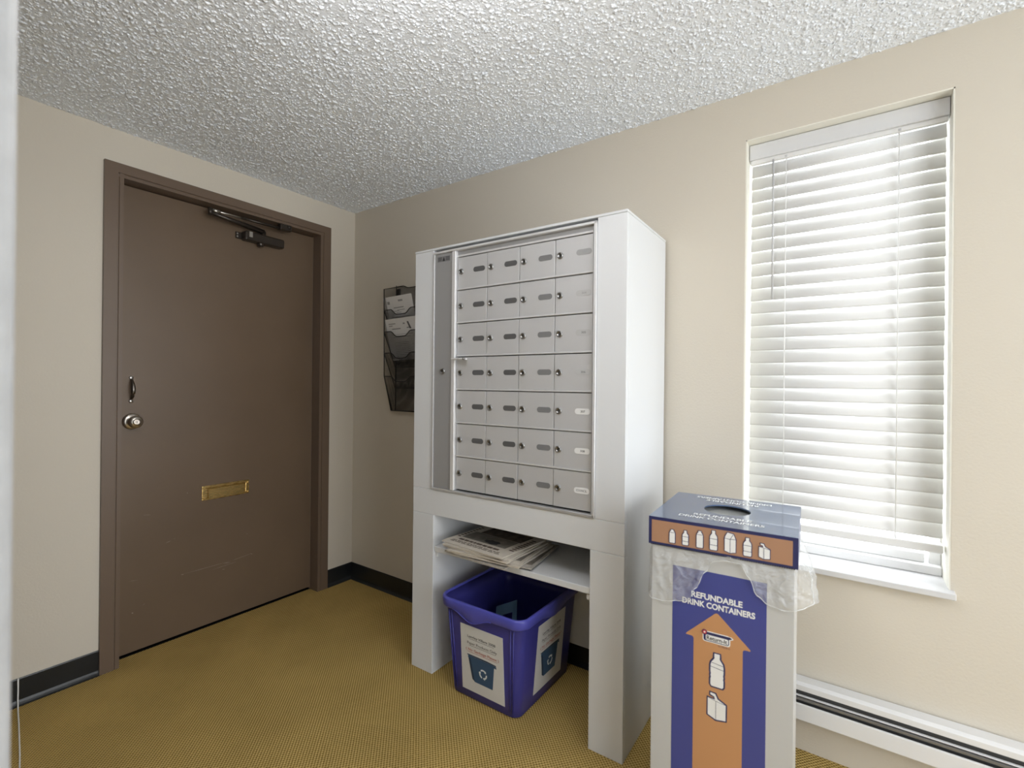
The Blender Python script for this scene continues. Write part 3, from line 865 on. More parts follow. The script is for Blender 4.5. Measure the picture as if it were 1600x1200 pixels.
for i, (u, v, a, w, d, m, lab) in enumerate(specs):
    p = cabw(u, v)
    root, patch = newspaper(p.x, p.y, zc, QA + math.radians(a), w, d, ths[i], m, lab, bend=.0005, sag=.010)
    zc += ths[i] + .0012
    if i == 6:
        patch('front_photo', 'news_photo', -.66, .70, .12, .44)
        patch('front_photo', 'news_photo2', -.80, .66, -.20, .115)
        b = bmesh.new()
        random.seed(3)
        ptsb = []
        for k in range(22):
            t = 2 * math.pi * k / 22; rr = random.uniform(.75, 1.15)
            ptsb.append((.020 + .040 * rr * math.cos(t), -.030 + .020 * rr * math.sin(t)))
        bm_poly(b, ptsb, lambda x, y, dd: (x, y, dd), ths[6] + .0016, ths[6] + .0008)
        finish(b, 'photo_figure', 'ink', root)
        # headline words and text columns as flat print
        b = bmesh.new(); x = -.118
        while x < .100:
            ww = random.uniform(.012, .030)
            yy = -.082
            bm_box(b, x, min(x + ww, .112), yy - .007, yy + .007, ths[6] + .0004, ths[6] + .0010)
            x += ww + .005
        finish(b, 'headline', 'news_photo', root)
        b = bmesh.new()
        for k in range(3):
            x = -.135
            while x < .12:
                ww = random.uniform(.010, .028)
                bm_box(b, x, x + ww, -.104 - k * .008, -.101 - k * .008, ths[6] + .0002, ths[6] + .0008)
                x += ww + .006
        for k in range(9):
            bm_box(b, -.152, -.138, -.06 + k * .018, -.052 + k * .018, ths[6] + .0002, ths[6] + .0008)
            bm_box(b, .128, .150, -.06 + k * .018, -.050 + k * .018, ths[6] + .0002, ths[6] + .0008)
        finish(b, 'text_columns', 'news_photo', root)
    elif i in (1, 3, 4):
        patch('page_print', 'news_photo2', .55, .93, -.40, .42)
random.seed(11)

# ------------------------------------------------------------------ recycling bin
BX, BY = 1.4195, -.2560
rb = tag(empty('recycling_bin', (BX, BY, 0)), 'deep blue plastic recycling bin with paper labels under the cabinet shelf', 'recycling bin')
def ring2(w, d, r, z, n=6):
    pts = rrect(-w / 2, w / 2, -d / 2, d / 2, r, n)
    return [(x, y, z) for x, y in pts]
BW0, BD0, BW1, BD1, BH = .322, .398, .386, .452, .382
def lerp(a, b, t): return a + (b - a) * t
bm = bmesh.new()
rings = []
def at(z, off=0):
    t = z / BH
    return (lerp(BW0, BW1, t) + 2 * off, lerp(BD0, BD1, t) + 2 * off)
levels = [(0.0, -.006, .030), (.005, 0, .034), (.10, 0, .036), (.22, 0, .038), (.336, 0, .040)]
for z, off, r in levels:
    w, d = at(z, off); rings.append([bm.verts.new(p) for p in ring2(w, d, r, z)])
for z, off, r in ((.380, -.002, .038), (.30, -.0035, .036), (.15, -.0035, .034), (.006, -.0035, .030)):
    w, d = at(z, off); rings.append([bm.verts.new(p) for p in ring2(w, d, r, z)])
for A, B in zip(rings, rings[1:]):
    for i in range(len(A)):
        j = (i + 1) % len(A); f = bm.faces.new((A[i], A[j], B[j], B[i])); f.smooth = True
bm.faces.new(rings[0]); bm.faces.new(rings[-1])
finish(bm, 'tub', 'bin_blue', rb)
# rolled rim with a dipping hand grip on the front
bm = bmesh.new()
prof = [(-.002, .380), (.004, .3845), (.011, .384), (.0145, .378), (.0150, .350), (.0120, .3465), (.0105, .352), (.0095, .372), (.0, .374)]
rr = []
NSEG = 10
def rim_ring(off, z):
    w, d = at(z, off); base = ring2(w, d, .040 + off, z, 6)
    # add points along straight edges of the front for the dip
    out = []
    for i, p in enumerate(base):
        out.append(p)
        q = base[(i + 1) % len(base)]
        if (Vector(q) - Vector(p)).length > .1:
            for k in range(1, 16): out.append(tuple(Vector(p).lerp(Vector(q), k / 16)))
    return out
for off, z in prof:
    pts = rim_ring(off, z)
    col_ = []
    for (x, y, zz) in pts:
        if z < .36 and off > .009 and y < -.15:            # grip: lip hangs lower in the front middle
            g = max(0, 1 - abs(x + .030) / .095)
            g = g * g * (3 - 2 * g)
            zz -= .030 * g
        if z < .36 and off > .009 and abs(y) < .13 and abs(x) > .15:
            g = max(0, 1 - abs(y) / .11); g = g * g * (3 - 2 * g); zz -= .022 * g
        col_.append(bm.verts.new((x, y, zz)))
    rr.append(col_)
for A, B in zip(rr, rr[1:] + rr[:1]):
    for i in range(len(A)):
        j = (i + 1) % len(A); f = bm.faces.new((A[i], A[j], B[j], B[i])); f.smooth = True
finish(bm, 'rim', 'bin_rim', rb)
# thin raised bead under the grip
bm = bmesh.new()
ptsb = []
for k in range(17):
    x = -.125 + .19 * k / 16
    g = max(0, 1 - abs(x + .030) / .097); g = g * g * (3 - 2 * g)
    ptsb.append((x, -at(.345)[1] / 2 - .0155, .3485 - .030 * g))
bm_tube(bm, ptsb, .0016, 6)
finish(bm, 'grip_bead', 'bin_rim', rb)
# upright ribs near the corners
for sx_ in (-1, 1):
    bm = bmesh.new()
    for k in (.128, .140):
        a = Vector((sx_ * k, -at(.02)[1] / 2 - .0005, .02)); b = Vector((sx_ * k * 1.12, -at(.335)[1] / 2 - .0005, .335))
        bm_tube(bm, [a, b], .0022, 6)
    finish(bm, 'rib', 'bin_blue', rb)

def label_sheet(name, org, ux, uz, w, h, nrm):
    """paper label: org = lower left corner, ux/uz unit axes on the bin's wall"""
    org, ux, uz, nrm = Vector(org), Vector(ux), Vector(uz), Vector(nrm)
    fn = lambda u, v, d: tuple(org + ux * u + uz * v + nrm * d)
    bm = bmesh.new()
    bm_poly(bm, [(0, 0), (w, 0), (w, h), (0, h)], fn, .0016, .0004)
    sheet = finish(bm, 'paper_label', 'label_paper', rb)
    bm = bmesh.new()                       # picture of a recycling box
    bm_poly(bm, [(.17 * w, .545 * h), (.83 * w, .535 * h), (.84 * w, .50 * h), (.785 * w, .505 * h), (.735 * w, .165 * h), (.31 * w, .165 * h), (.22 * w, .50 * h), (.165 * w, .51 * h)], fn, .0020, .0017)
    bm_poly(bm, [(.15 * w, .548 * h), (.83 * w, .538 * h), (.83 * w, .552 * h), (.6 * w, .562 * h), (.4 * w, .562 * h), (.15 * w, .562 * h)], fn, .0021, .0017, 1)
    bm_poly(bm, [(.175 * w, .51 * h), (.225 * w, .51 * h), (.315 * w, .168 * h), (.255 * w, .20 * h)], fn, .0022, .0017, 1)
    finish(bm, 'label_picture', ['label_bin', 'label_bin_dark'], sheet)
    bm = bmesh.new()                       # three chasing arrows
    cx, cy, R = .52 * w, .335 * h, .082 * w
    for k in range(3):
        a0 = math.radians(90 + 120 * k - 38); a1 = math.radians(90 + 120 * k + 38)
        o_ = [(cx + R * 1.12 * math.cos(a0 + (a1 - a0) * i / 6), cy + R * 1.12 * math.sin(a0 + (a1 - a0) * i / 6)) for i in range(7)]
        i_ = [(cx + R * .78 * math.cos(a1 - (a1 - a0) * i / 6), cy + R * .78 * math.sin(a1 - (a1 - a0) * i / 6)) for i in range(7)]
        tip = a0 - math.radians(26)
        i2 = i_ + [(cx + R * .62 * math.cos(a0), cy + R * .62 * math.sin(a0)), (cx + R * .95 * math.cos(tip), cy + R * .95 * math.sin(tip)), (cx + R * 1.30 * math.cos(a0), cy + R * 1.30 * math.sin(a0))]
        bm_poly(bm, o_ + i2, fn, .0026, .0018)
    finish(bm, 'recycling_symbol', 'label_white', sheet)
    M4 = Matrix(((ux.x, uz.x, nrm.x, 0), (ux.y, uz.y, nrm.y, 0), (ux.z, uz.z, nrm.z, 0), (0, 0, 0, 1)))
    for s, cu, cv, ww, hh, mm, bold in (('Langley Village 2008', .50, .835, .66, .052, 'ink_grey', .02), ('Paper Products Only', .51, .735, .70, .052, 'ink_grey', .01), ('( No Garbage Please )', .51, .635, .78, .050, 'ink_red', .01)):
        tb = text_bm(s, width=ww * w, height=hh * h, bold=bold)
        if mm == 'ink_red' or bold > 0:    # underlined lines
            tt = bmesh.new()
            bm_poly(tt, [(-ww * w / 2 * .9, -.034 * h), (ww * w / 2 * .9, -.034 * h), (ww * w / 2 * .9, -.029 * h), (-ww * w / 2 * .9, -.029 * h)], lambda u, v, d: (u, v, d), .0001, .0)
            merge(tb, tt)
        mt = Matrix.Translation(org + ux * cu * w + uz * cv * h + nrm * .0019) @ M4
        bmesh.ops.transform(tb, matrix=mt, verts=tb.verts)
        finish(tb, 'lettering', mm, sheet)
# front and right side labels follow the sloping walls
sl = (at(.3)[1] - at(0)[1]) / 2 / .3
upf = Vector((0, -sl, 1)).normalized(); nf = Vector((0, -1, -sl)).normalized()
label_sheet('f', (-.098, -at(.035)[1] / 2, .035), (1, 0, 0), upf, .205, .262, nf)
slx = (at(.3)[0] - at(0)[0]) / 2 / .3
ups = Vector((slx, 0, 1)).normalized(); ns_ = Vector((1, 0, -slx)).normalized()
label_sheet('s', (at(.045)[0] / 2, -.100, .045), (0, 1, 0), ups, .210, .270, ns_)

# piece of blue-grey packaging inside the bin
pk = tag(empty('packaging_piece', (1.385, -.270, .008), math.radians(12)), 'blue-grey cut plastic packaging piece leaning inside the blue bin', 'packaging')
bm = bmesh.new()
tilt = math.radians(18)
fn = lambda u, v, d: (u, d * math.cos(tilt) + v * math.sin(tilt) * .4, v * math.cos(tilt))
W_, H_ = .105, .325
for pl_ in ([(-W_ / 2, 0), (-W_ / 2 + .028, 0), (-W_ / 2 + .030, H_ - .03), (-W_ / 2, H_ - .045)], [(W_ / 2 - .026, 0), (W_ / 2, 0), (W_ / 2 - .012, H_), (W_ / 2 - .030, H_ - .015)],
            [(-W_ / 2, H_ - .045), (-W_ / 2 + .010, H_ - .085), (W_ / 2 - .020, H_ - .050), (W_ / 2 - .012, H_)], [(-W_ / 2, 0), (W_ / 2, 0), (W_ / 2 - .01, .20), (-W_ / 2 + .01, .18)]):
    bm_poly(bm, pl_, fn, -.002, .002)
finish(bm, 'shell', 'card_blue', pk)

# ------------------------------------------------------------------ refundable container box
RB, RA = Vector((2.102, -.573, 0)), math.radians(3.2)
bxo = tag(empty('container_box', RB, RA), 'white corrugated box with blue panel for refundable drink containers', 'recycling box')
LW, LD, LZ0, LZ1 = .364, .362, .788, .865
b0, b1, bd0, bd1 = .0095, .3560, .006, .354
bm = bmesh.new()                      # four corrugated walls
t_ = .004
bm_box(bm, b0, b1, bd0, bd0 + t_, 0, .800, 0); bm_box(bm, b0, b1, bd1 - t_, bd1, 0, .800, 0)
bm_box(bm, b0, b0 + t_, bd0 + t_, bd1 - t_, 0, .800, 0); bm_box(bm, b1 - t_, b1, bd0 + t_, bd1 - t_, 0, .800, 0)
bm_box(bm, b0, b1, bd0, bd1, 0, .004, 0)
bodyb = finish(bm, 'box_body', 'box_white', bxo)
fnb = lambda u, v, d: (u, d, v)
F0 = bd0
def printp(name, m, pts, lvl, parent=bodyb, y=F0):
    bm = bmesh.new(); bm_poly(bm, pts, fnb, y - .0004 * lvl, y - .0004 * (lvl - 1) + .0001)
    return finish(bm, name, m, parent)
printp('blue_panel', 'box_blue', [(.0660, .03), (.2965, .03), (.2965, .7375), (.0660, .7375)], 1)
def rounded(pts, r=.006, n=4):
    out = []
    N_ = len(pts)
    for i in range(N_):
        p = Vector(pts[i]); a = Vector(pts[i - 1]); b = Vector(pts[(i + 1) % N_])
        da = (a - p).normalized(); db = (b - p).normalized()
        for k in range(n + 1):
            t = k / n
            q = (p + da * r) * (1 - t) ** 2 + p * 2 * t * (1 - t) + (p + db * r) * t * t
            out.append((q.x, q.y))
    return out
printp('arrow', 'box_orange', rounded([(.1800, .6345), (.0995, .5570), (.1225, .5570), (.1225, .06), (.2430, .06), (.2430, .5555), (.2640, .5555)], .007), 2)
def print_text(name, s, cu, cv, w, h, m, lvl, bold=.0, parent=bodyb, y=F0):
    tb = text_bm(s, width=w, height=h, bold=bold)
    bmesh.ops.transform(tb, matrix=FRONT(cu, y - .0004 * lvl, cv), verts=tb.verts)
    return finish(tb, name, m, parent)
print_text('lettering', 'REFUNDABLE', .1785, .6700, .126, .0165, 'print_white', 2, .035)
print_text('lettering', 'DRINK CONTAINERS', .1815, .6485, .179, .0165, 'print_white', 2, .035)
# logo
logo = bmesh.new()
def lp(pts, lvl, mi): bm_poly(logo, pts, fnb, F0 - .0004 * lvl, F0 - .0004 * (lvl - 1) + .0001, mi)
lp(rrect(.1455, .2135, .5520, .5800, .006), 3, 0)                              # white halo
lp([(.150, .5790), (.2165, .5790), (.2215, .5745), (.2165, .5710), (.150, .5710)], 3.5, 0)
lp(rrect(.1480, .2105, .5545, .5775, .005), 4, 1)                              # navy tag
lp([(.1525, .5780), (.2130, .5780), (.2180, .5745), (.2130, .5722), (.1525, .5722)], 4.5, 1)
lp(rrect(.1535, .2085, .5565, .5710, .003), 5, 0)                              # white field
for R_, lv, mi in ((.0068, 5.0, 1), (.0052, 6.0, 2), (.0024, 7.0, 0)):
    lp([(.1505 + R_ * math.cos(2 * math.pi * k / 16), .5765 + R_ * math.sin(2 * math.pi * k / 16)) for k in range(16)], lv, mi)
lp([(.1405, .5760), (.1480, .5775), (.1480, .5752)], 4.2, 1)
finish(logo, 'logo', ['print_white', 'box_navy', 'logo_red'], bodyb)
print_text('lettering', 'Return-It', .1810, .5638, .050, .0108, 'ink', 6, .012)
print_text('lettering', "It's Worth It.", .1990, .5480, .029, .0042, 'box_navy', 3, .0)

def bottle_outline(cx, zb, w, h, neck=.38):
    hw = w / 2
    half = [(hw * .82, 0), (hw, h * .05), (hw, h * .22), (hw * .93, h * .27), (hw, h * .32), (hw * .93, h * .38), (hw, h * .44), (hw, h * .62), (hw * .9, h * .72), (hw * neck * 1.15, h * .84), (hw * neck, h * .88), (hw * neck * 1.12, h * .90), (hw * neck * 1.12, h)]
    return [(cx + x, zb + z) for x, z in half] + [(cx - x, zb + z) for x, z in reversed(half)]
def can_outline(cx, zb, w, h):
    hw = w / 2
    half = [(hw * .85, 0), (hw, h * .05), (hw, h * .72), (hw * .8, h * .84), (hw * .45, h * .92), (hw * .45, h)]
    return [(cx + x, zb + z) for x, z in half] + [(cx - x, zb + z) for x, z in reversed(half)]
def juice_outline(cx, zb, w, h):
    return [(cx - w / 2, zb + h * .12), (cx - w * .05, zb), (cx + w / 2, zb + h * .06), (cx + w / 2, zb + h * .66), (cx + w * .05, zb + h * .80), (cx - w * .08, zb + h * .98), (cx - w * .36, zb + h), (cx - w * .36, zb + h * .92), (cx - w * .14, zb + h * .88), (cx - w * .10, zb + h * .76), (cx - w / 2, zb + h * .78)]
def carton_outline(cx, zb, w, h):
    return [(cx - w / 2, zb + h * .08), (cx, zb), (cx + w / 2, zb + h * .06), (cx + w / 2, zb + h * .70), (cx + w * .30, zb + h * .95), (cx - w * .25, zb + h), (cx - w * .42, zb + h * .84), (cx - w / 2, zb + h * .70)]
def grow(pts, d):
    c = Vector((sum(p[0] for p in pts) / len(pts), sum(p[1] for p in pts) / len(pts)))
    out = []
    N_ = len(pts)
    for i in range(N_):
        a, p, b = Vector(pts[i - 1]), Vector(pts[i]), Vector(pts[(i + 1) % N_])
        n1 = Vector(((p - a).y, -(p - a).x)).normalized(); n2 = Vector(((b - p).y, -(b - p).x)).normalized()
        nn = (n1 + n2)
        nn = nn.normalized() if nn.length > 1e-6 else n1
        out.append(tuple(p + nn * d))
    return out
def area2(pts): return sum(pts[i - 1][0] * pts[i][1] - pts[i][0] * pts[i - 1][1] for i in range(len(pts)))
def icon(name, pts, lines, parent, y, edge):
    if area2(pts) < 0: pts = pts[::-1]
    b = bmesh.new()
    bm_poly(b, grow(pts, edge), fnb, y - .0010, y - .0004, 0)
    bm_poly(b, pts, fnb, y - .0014, y - .0009, 1)
    for (u0, v0, u1, v1, wd) in lines:
        d = Vector((u1 - u0, v1 - v0)); nn = Vector((-d.y, d.x)).normalized() * wd / 2
        bm_poly(b, [(u0 + nn.x, v0 + nn.y), (u1 + nn.x, v1 + nn.y), (u1 - nn.x, v1 - nn.y), (u0 - nn.x, v0 - nn.y)], fnb, y - .0017, y - .0013, 0)
    return finish(b, name, ['box_navy', 'print_white'], parent)
icon('bottle_icon', bottle_outline(.1820, .4385, .032, .087), [(.166, .501, .198, .497, .0010), (.166, .490, .198, .486, .0010)], bodyb, F0, .0042)
icon('juice_icon', juice_outline(.1820, .3525, .044, .068), [(.1800, .3525, .1800, .401, .0010), (.160, .406, .180, .401, .0008), (.180, .401, .204, .398, .0008)], bodyb, F0, .0042)

# lid: tray with round opening, orange printed skirt
lid = empty('lid', (0, 0, 0), 0, bxo)
bpy.data.objects.remove(lid)
bm = bmesh.new()
HC, HRX, HRY = (.178, .190), .0635, .0635
outer = []
NH = 48
hole = [(HC[0] + HRX * math.cos(2 * math.pi * i / NH), HC[1] + HRY * math.sin(2 * math.pi * i / NH)) for i in range(NH)]
def sq(i):
    a = 2 * math.pi * i / NH; c, s = math.cos(a), math.sin(a)
    tx = (LW - HC[0]) / c if c > 1e-9 else (-HC[0] / c if c < -1e-9 else 1e9)
    ty = (LD - HC[1]) / s if s > 1e-9 else (-HC[1] / s if s < -1e-9 else 1e9)
    k = min(tx, ty)
    return (HC[0] + c * k, HC[1] + s * k)
outer = [sq(i) for i in range(NH)]
corners = {}
top_o = [bm.verts.new((x, y, LZ1)) for x, y in outer]; top_h = [bm.verts.new((x, y, LZ1)) for x, y in hole]
bot_h = [bm.verts.new((x, y, LZ1 - .004)) for x, y in hole]; bot_o = [bm.verts.new((x, y, LZ1 - .004)) for x, y in outer]
for i in range(NH):
    j = (i + 1) % NH
    bm.faces.new((top_h[i], top_o[i], top_o[j], top_h[j])); bm.faces.new((bot_h[i], bot_h[j], bot_o[j], bot_o[i])); bm.faces.new((top_h[i], top_h[j], bot_h[j], bot_h[i]))
for c_ in ((0, 0), (LW, 0), (LW, LD), (0, LD)):   # corner fill
    k = min(range(NH), key=lambda i: (outer[i][0] - c_[0]) ** 2 + (outer[i][1] - c_[1]) ** 2)
    for kk in ((k - 1) % NH, k):
        a, b = outer[kk], outer[(kk + 1) % NH]
        if abs(a[0] - b[0]) > 1e-5 and abs(a[1] - b[1]) > 1e-5:
            v = bm.verts.new((c_[0], c_[1], LZ1)); bm.faces.new((top_o[kk], v, top_o[(kk + 1) % NH]))
lid = finish(bm, 'lid', 'lid_blue', bxo)
bm = bmesh.new()
bm_box(bm, 0, LW, 0, .004, LZ0, LZ1 - .0005); bm_box(bm, 0, LW, LD - .004, LD, LZ0, LZ1 - .0005)
bm_box(bm, 0, .004, .004, LD - .004, LZ0, LZ1 - .0005); bm_box(bm, LW - .004, LW, .004, LD - .004, LZ0, LZ1 - .0005)
finish(bm, 'lid_skirt', 'box_navy', lid)
# flute ends along the lower rim
bm = bmesh.new()
k = 0.006
while k < LW - .006:
    bm_box(bm, k, k + .0028, -.0004, .0042, LZ0 - .0018, LZ0 + .0012); k += .0052
finish(bm, 'flute_ends', 'ink', lid)
printp('orange_band', 'lid_orange', [(.0085, .7950), (.3520, .7950), (.3520, .8560), (.0085, .8560)], 1, lid, 0.0)
for i, (cu, hgt, kind, w) in enumerate(((.0650, .036, 'can', .0145), (.0998, .039, 'bottle', .0150), (.1369, .044, 'can', .0160), (.1713, .051, 'bottle', .0180), (.2116, .052, 'carton', .0260), (.2522, .046, 'bottle', .0180), (.2907, .038, 'juice', .0240))):
    zb_ = .8003
    if kind == 'can': pts = can_outline(cu, zb_, w, hgt); ln = [(cu - w * .4, zb_ + hgt * .78, cu + w * .4, zb_ + hgt * .78, .0010)]
    elif kind == 'bottle': pts = bottle_outline(cu, zb_, w, hgt); ln = [(cu - w / 2, zb_ + hgt * .58, cu + w / 2, zb_ + hgt * .57, .0010), (cu - w / 2, zb_ + hgt * .26, cu + w / 2, zb_ + hgt * .25, .0010)]
    elif kind == 'carton': pts = carton_outline(cu, zb_, w, hgt); ln = [(cu, zb_, cu, zb_ + hgt * .68, .0010), (cu - w / 2, zb_ + hgt * .70, cu, zb_ + hgt * .68, .0010), (cu, zb_ + hgt * .68, cu + w / 2, zb_ + hgt * .70, .0010), (cu, zb_ + hgt * .68, cu + w * .28, zb_ + hgt * .94, .0010)]
    else: pts = juice_outline(cu, zb_, w, hgt); ln = [(cu - w * .05, zb_, cu - w * .05, zb_ + hgt * .72, .0010), (cu - w * .5, zb_ + hgt * .78, cu - w * .05, zb_ + hgt * .72, .0010), (cu - w * .05, zb_ + hgt * .72, cu + w * .5, zb_ + hgt * .66, .0010)]
    icon({'can': 'can_icon', 'bottle': 'bottle_icon', 'carton': 'carton_icon', 'juice': 'juice_icon'}[kind], pts, ln, lid, -.0004, .0021)
for s, cu, cv, w, rot_ in (('REFUNDABLE', .178, .092, .150, 0), ('DRINK CONTAINERS', .178, .060, .218, 0), ('REFUNDABLE', .178, .290, .150, math.pi), ('DRINK CONTAINERS', .178, .322, .218, math.pi)):
    tb = text_bm(s, width=w, height=.022, bold=.025)
    bmesh.ops.transform(tb, matrix=Matrix.Translation((cu, cv, LZ1 + .0006)) @ Matrix.Rotation(rot_, 4, 'Z'), verts=tb.verts)
    finish(tb, 'lettering', 'print_white', lid)

# clear plastic bag lining the box, its top folded out under the lid
bag = tag(empty('plastic_bag', RB, RA), 'clear plastic bag hanging out under the lid of the container box', 'plastic bag')
bag.location.z = 0.0
front = [(0, .636), (.04, .634), (.08, .644), (.108, .652), (.128, .690), (.150, .736), (.170, .770), (.20, .778), (.235, .776), (.258, .745), (.274, .705), (.300, .687), (.335, .683), (.366, .690)]
def interp(k, t):
    for (a, za), (b, zb2) in zip(k, k[1:]):
        if t <= b:
            s = (t - a) / (b - a); s = s * s * (3 - 2 * s)
            return za + (zb2 - za) * s
    return k[-1][1]
random.seed(5)
bm = bmesh.new()
per = []          # (x, y, outward normal, hem z, flare)
NF, NSD = 60, 40
for i in range(NF + 1):
    t = i / NF; x = b0 + (b1 - b0) * t
    per.append((Vector((x, bd0)), Vector((0, -1)), interp(front, x), .006 + .010 * max(0, (x - .30) / .06) ** 2))
for i in range(1, NSD + 1):
    t = i / NSD
    per.append((Vector((b1, bd0 + (bd1 - bd0) * t)), Vector((1, -.25 * (1 - t))).normalized(), .690 + .030 * math.sin(t * 3.3), .056 * (1 - .35 * t) * min(1, .35 + t * 6)))
for i in range(1, NF + 1):
    t = i / NF
    per.append((Vector((b1 - (b1 - b0) * t, bd1)), Vector((0, 1)), .70 + .02 * math.sin(t * 9), .012))
for i in range(1, NSD):
    t = i / NSD
    per.append((Vector((b0, bd1 - (bd1 - bd0) * t)), Vector((-1, 0)), .66 - .024 * t, .014))
NR = 14
g = []
for k, (p, nrm, hem, fl) in enumerate(per):
    row = []
    for j in range(NR + 1):
        s = j / NR
        z = .7930 + (hem - .7930) * s
        wr = .0016 * math.sin(k * .55 + 3 * s) + .0012 * math.sin(k * 1.37 - 5 * s) + .0008 * random.uniform(-1, 1)
        off = .0030 + fl * (s ** .75) * (1 if s < .92 else 1 - (s - .92) * 3.5) + wr * min(1, s * 4)
        q = p + nrm * max(off, .0022)
        row.append(bm.verts.new((q.x, q.y, z)))
    g.append(row)
n = len(g)
for i in range(n):
    A, B = g[i], g[(i + 1) % n]
    for j in range(NR):
        f = bm.faces.new((A[j], A[j + 1], B[j + 1], B[j])); f.smooth = True
        f.material_index = 0
film = finish(bm, 'film', ['bag'], bag)
bm = bmesh.new()
hempts = []
for k, (p, nrm, hem, fl) in enumerate(per):
    off = .0034 + fl * .70 + .0016 * math.sin(k * .55 + 3) + .0012 * math.sin(k * 1.37 - 5)
    q = p + nrm * max(off, .0026)
    hempts.append((q.x, q.y, hem))
bm_tube(bm, hempts, .0011, 5, 0, True)
finish(bm, 'hem', 'bag_hem', bag)
# the part of the bag inside the box, seen through the round opening
bm = bmesh.new()
rw = []
for s in range(7):
    z = .792 - s * .11
    ins = .012 + .012 * s
    if s == 6: z = .55
    rw.append([bm.verts.new((x + random.uniform(-.004, .004), y + random.uniform(-.004, .004), z)) for x, y in rrect(b0 + ins, b1 - ins, bd0 + ins, bd1 - ins, .03, 5)])
for A, B in zip(rw, rw[1:]):
    for i in range(len(A)):
        f = bm.faces.new((A[i], A[(i + 1) % len(A)], B[(i + 1) % len(A)], B[i])); f.smooth = True
bm.faces.new(rw[-1])
finish(bm, 'lining', 'bag_in', bag)

bm = bmesh.new()
bm_lathe(bm, [(0, .836), (.03, .838), (.06, .844), (.085, .850), (.105, .852)], 'z', (.178, .190, 0), 32)
finish(bm, 'slack_film', 'bag_in', bag)

# ------------------------------------------------------------------ black mesh wall file rack
FX0, FXW, FD = .396, .275, .093
rk = tag(empty('wall_file_rack', (FX0, 0, 1.073)), 'black wire mesh wall file rack with four pockets beside the cabinet', 'file rack')
R0 = 1.073
def wires(name, paths, r=.0019, parent=rk):
    bm = bmesh.new()
    for p in paths: bm_tube(bm, p, r, 6)
    return finish(bm, name, 'wire', parent)
def quad(name, pts, parent=rk, m='mesh'):
    bm = bmesh.new(); bm.faces.new([bm.verts.new(p) for p in pts]); return finish(bm, name, m, parent)
yb = -.005
# back sheet and side sheets
def scallop(zl, zdip, zr, y, n=24):
    out = []
    for i in range(n + 1):
        t = i / n
        s = 0.0
        if .20 < t < .80:
            q = min(1, (.5 - abs(t - .5) - .20) / .17); s = q * q * (3 - 2 * q) * (.85 + .15 * math.cos(math.pi * (t - .5) / .6))
        out.append((FXW * t, y, zl + (zr - zl) * t - zdip * s))
    return out
topc = scallop(1.792 - R0, .016, 1.796 - R0, yb)
bm = bmesh.new()
lowr = [bm.verts.new((p[0], p[1], 0)) for p in topc]; upr = [bm.verts.new(p) for p in topc]
for i in range(len(topc) - 1): bm.faces.new((lowr[i], lowr[i + 1], upr[i + 1], upr[i]))
finish(bm, 'back_mesh', 'mesh', rk)
wires('back_frame', [topc, [(0, yb, 0), (0, yb, 1.80 - R0)], [(FXW, yb, 0), (FXW, yb, 1.80 - R0)], [(0, yb, 0), (FXW, yb, 0)], [(0.004, yb, 0.0), (.004, yb, .70)]], .0022)
box('hanger', 'wire', (.008, .034, -.009, -.003, 1.738 - R0, 1.778 - R0), rk, .001)
for sx_ in (0, FXW):
    prof = [(yb, 0), (-.036, 0), (-.089, 1.270 - R0), (-.096, 1.764 - R0), (yb, 1.790 - R0)]
    bm = bmesh.new(); bm.faces.new([bm.verts.new((sx_, y, z)) for y, z in prof]); finish(bm, 'side_mesh', 'mesh', rk)
    wires('side_frame', [[(sx_, y, z) for y, z in prof]], .0029)
for i, (zr_, yf) in enumerate(((1.644, -.094), (1.521, -.093), (1.401, -.091), (1.270, -.089))):
    top_ = scallop(zr_ - R0, .030, zr_ - R0, yf)
    zbm = max(zr_ - .197 - R0, 0.0)
    yb2 = -.012 if zbm > 0 else -.034
    bm = bmesh.new()
    U = [bm.verts.new(p) for p in top_]
    Lw = [bm.verts.new((p[0] * .96 + FXW * .02, yb2, zbm)) for p in top_]
    for k in range(len(U) - 1): bm.faces.new((Lw[k], Lw[k + 1], U[k + 1], U[k]))
    pk_ = finish(bm, 'pocket', 'mesh', rk)
    wires('pocket_rim', [top_, [(FXW * .02, yb2, zbm), (FXW * .98, yb2, zbm)], [top_[0], (FXW * .02, yb2, zbm)], [top_[-1], (FXW * .98, yb2, zbm)]], .0027, pk_)

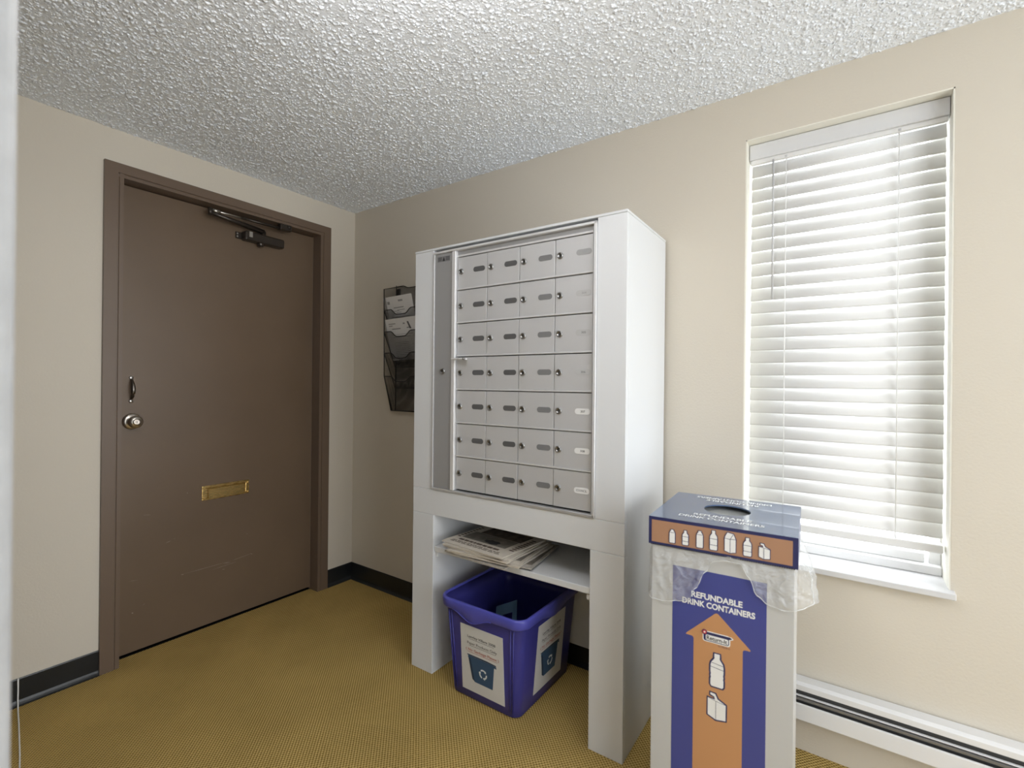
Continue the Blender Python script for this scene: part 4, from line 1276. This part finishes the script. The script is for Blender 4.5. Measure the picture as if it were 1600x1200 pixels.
def letter(name, x, z, w, h, tilt_, lean, y, label, lines):
    root = tag(empty(name, (x, y, z)), label, 'letter', 'letters in the wall file rack')
    root.rotation_euler = (lean, tilt_, 0)
    bm = bmesh.new(); bm_poly(bm, rrect(0, w, 0, h, .006, 3), lambda u, v, d: (u, d, v), -.0008, .0008)
    finish(bm, 'sheet', 'paper', root)
    bm = bmesh.new()
    for (u0, u1, v, t) in lines: bm_box(bm, u0, u1, -.0011, -.0007, v, v + t)
    finish(bm, 'print', 'ink_pale', root)
    return root
ln1 = [(.03, .05, .190, .016), (.12, .155, .200, .010), (.075, .155, .165, .005), (.075, .115, .147, .003), (.10, .16, .152, .003), (.09, .13, .138, .003), (.08, .12, .128, .003), (.03, .19, .112, .003)] + [(.05, .20, .03 + k * .010, .002) for k in range(7)]
letter('envelope', .378, 1.492, .232, .232, math.radians(-1.5), math.radians(14), -.028, 'white envelope with rounded corners in the top rack pocket', ln1)
ln2 = [(.03, .085, .205, .005), (.03, .06, .194, .005), (.05, .12, .175, .006), (.17, .20, .176, .006), (.145, .16, .200, .008), (.03, .21, .145, .002), (.05, .19, .130, .003)] + [(.05, .17, .02 + k * .010, .002) for k in range(9)]
lt2 = letter('letter', .394, 1.362, .255, .236, math.radians(-1.5), math.radians(14), -.028, 'white printed letter with a dark barcode in the second rack pocket', ln2)
bm = bmesh.new()
bm_poly(bm, [(.178, .213), (.190, .213), (.206, .172), (.192, .172)], lambda u, v, d: (u, d, v), -.0012, -.0007)
finish(bm, 'barcode', 'ink_grey', lt2)

# ------------------------------------------------------------------ thin white cable on the carpet by the left wall
bm = bmesh.new()
bm_tube(bm, [(.008, -1.489, .104), (.009, -1.489, .06), (.012, -1.490, .02), (.022, -1.491, .005), (.06, -1.497, .0025), (.145, -1.509, .0025), (.35, -1.54, .0025), (.70, -1.60, .0025), (1.1, -1.70, .0025)], .0022, 8)
tag(finish(bm, 'white_cable', 'cord'), 'thin white cable running down the black baseboard onto the carpet', 'cable')

# ------------------------------------------------------------------ fill lamp, added out of view to brighten the room
lampo = tag(empty('fill_lamp', (1.95, -1.50, H)), 'added round pendant out of view that fills the room with light', 'lamp')
bm = bmesh.new()
bm_lathe(bm, [(0, 0), (.07, 0), (.07, -.02), (.012, -.03), (.012, -.20), (.05, -.205), (0, -.205)], 'z', (0, 0, 0), 32)
finish(bm, 'fill_lamp_base', 'fill_lamp_base', lampo)
bm = bmesh.new()
bm_lathe(bm, [(.03, -.195), (.09, -.205), (.135, -.235), (.158, -.28), (.160, -.32), (.140, -.37), (.095, -.41), (.04, -.428), (0, -.43)], 'z', (0, 0, 0), 32)
finish(bm, 'fill_lamp_shade', 'lamp', lampo)
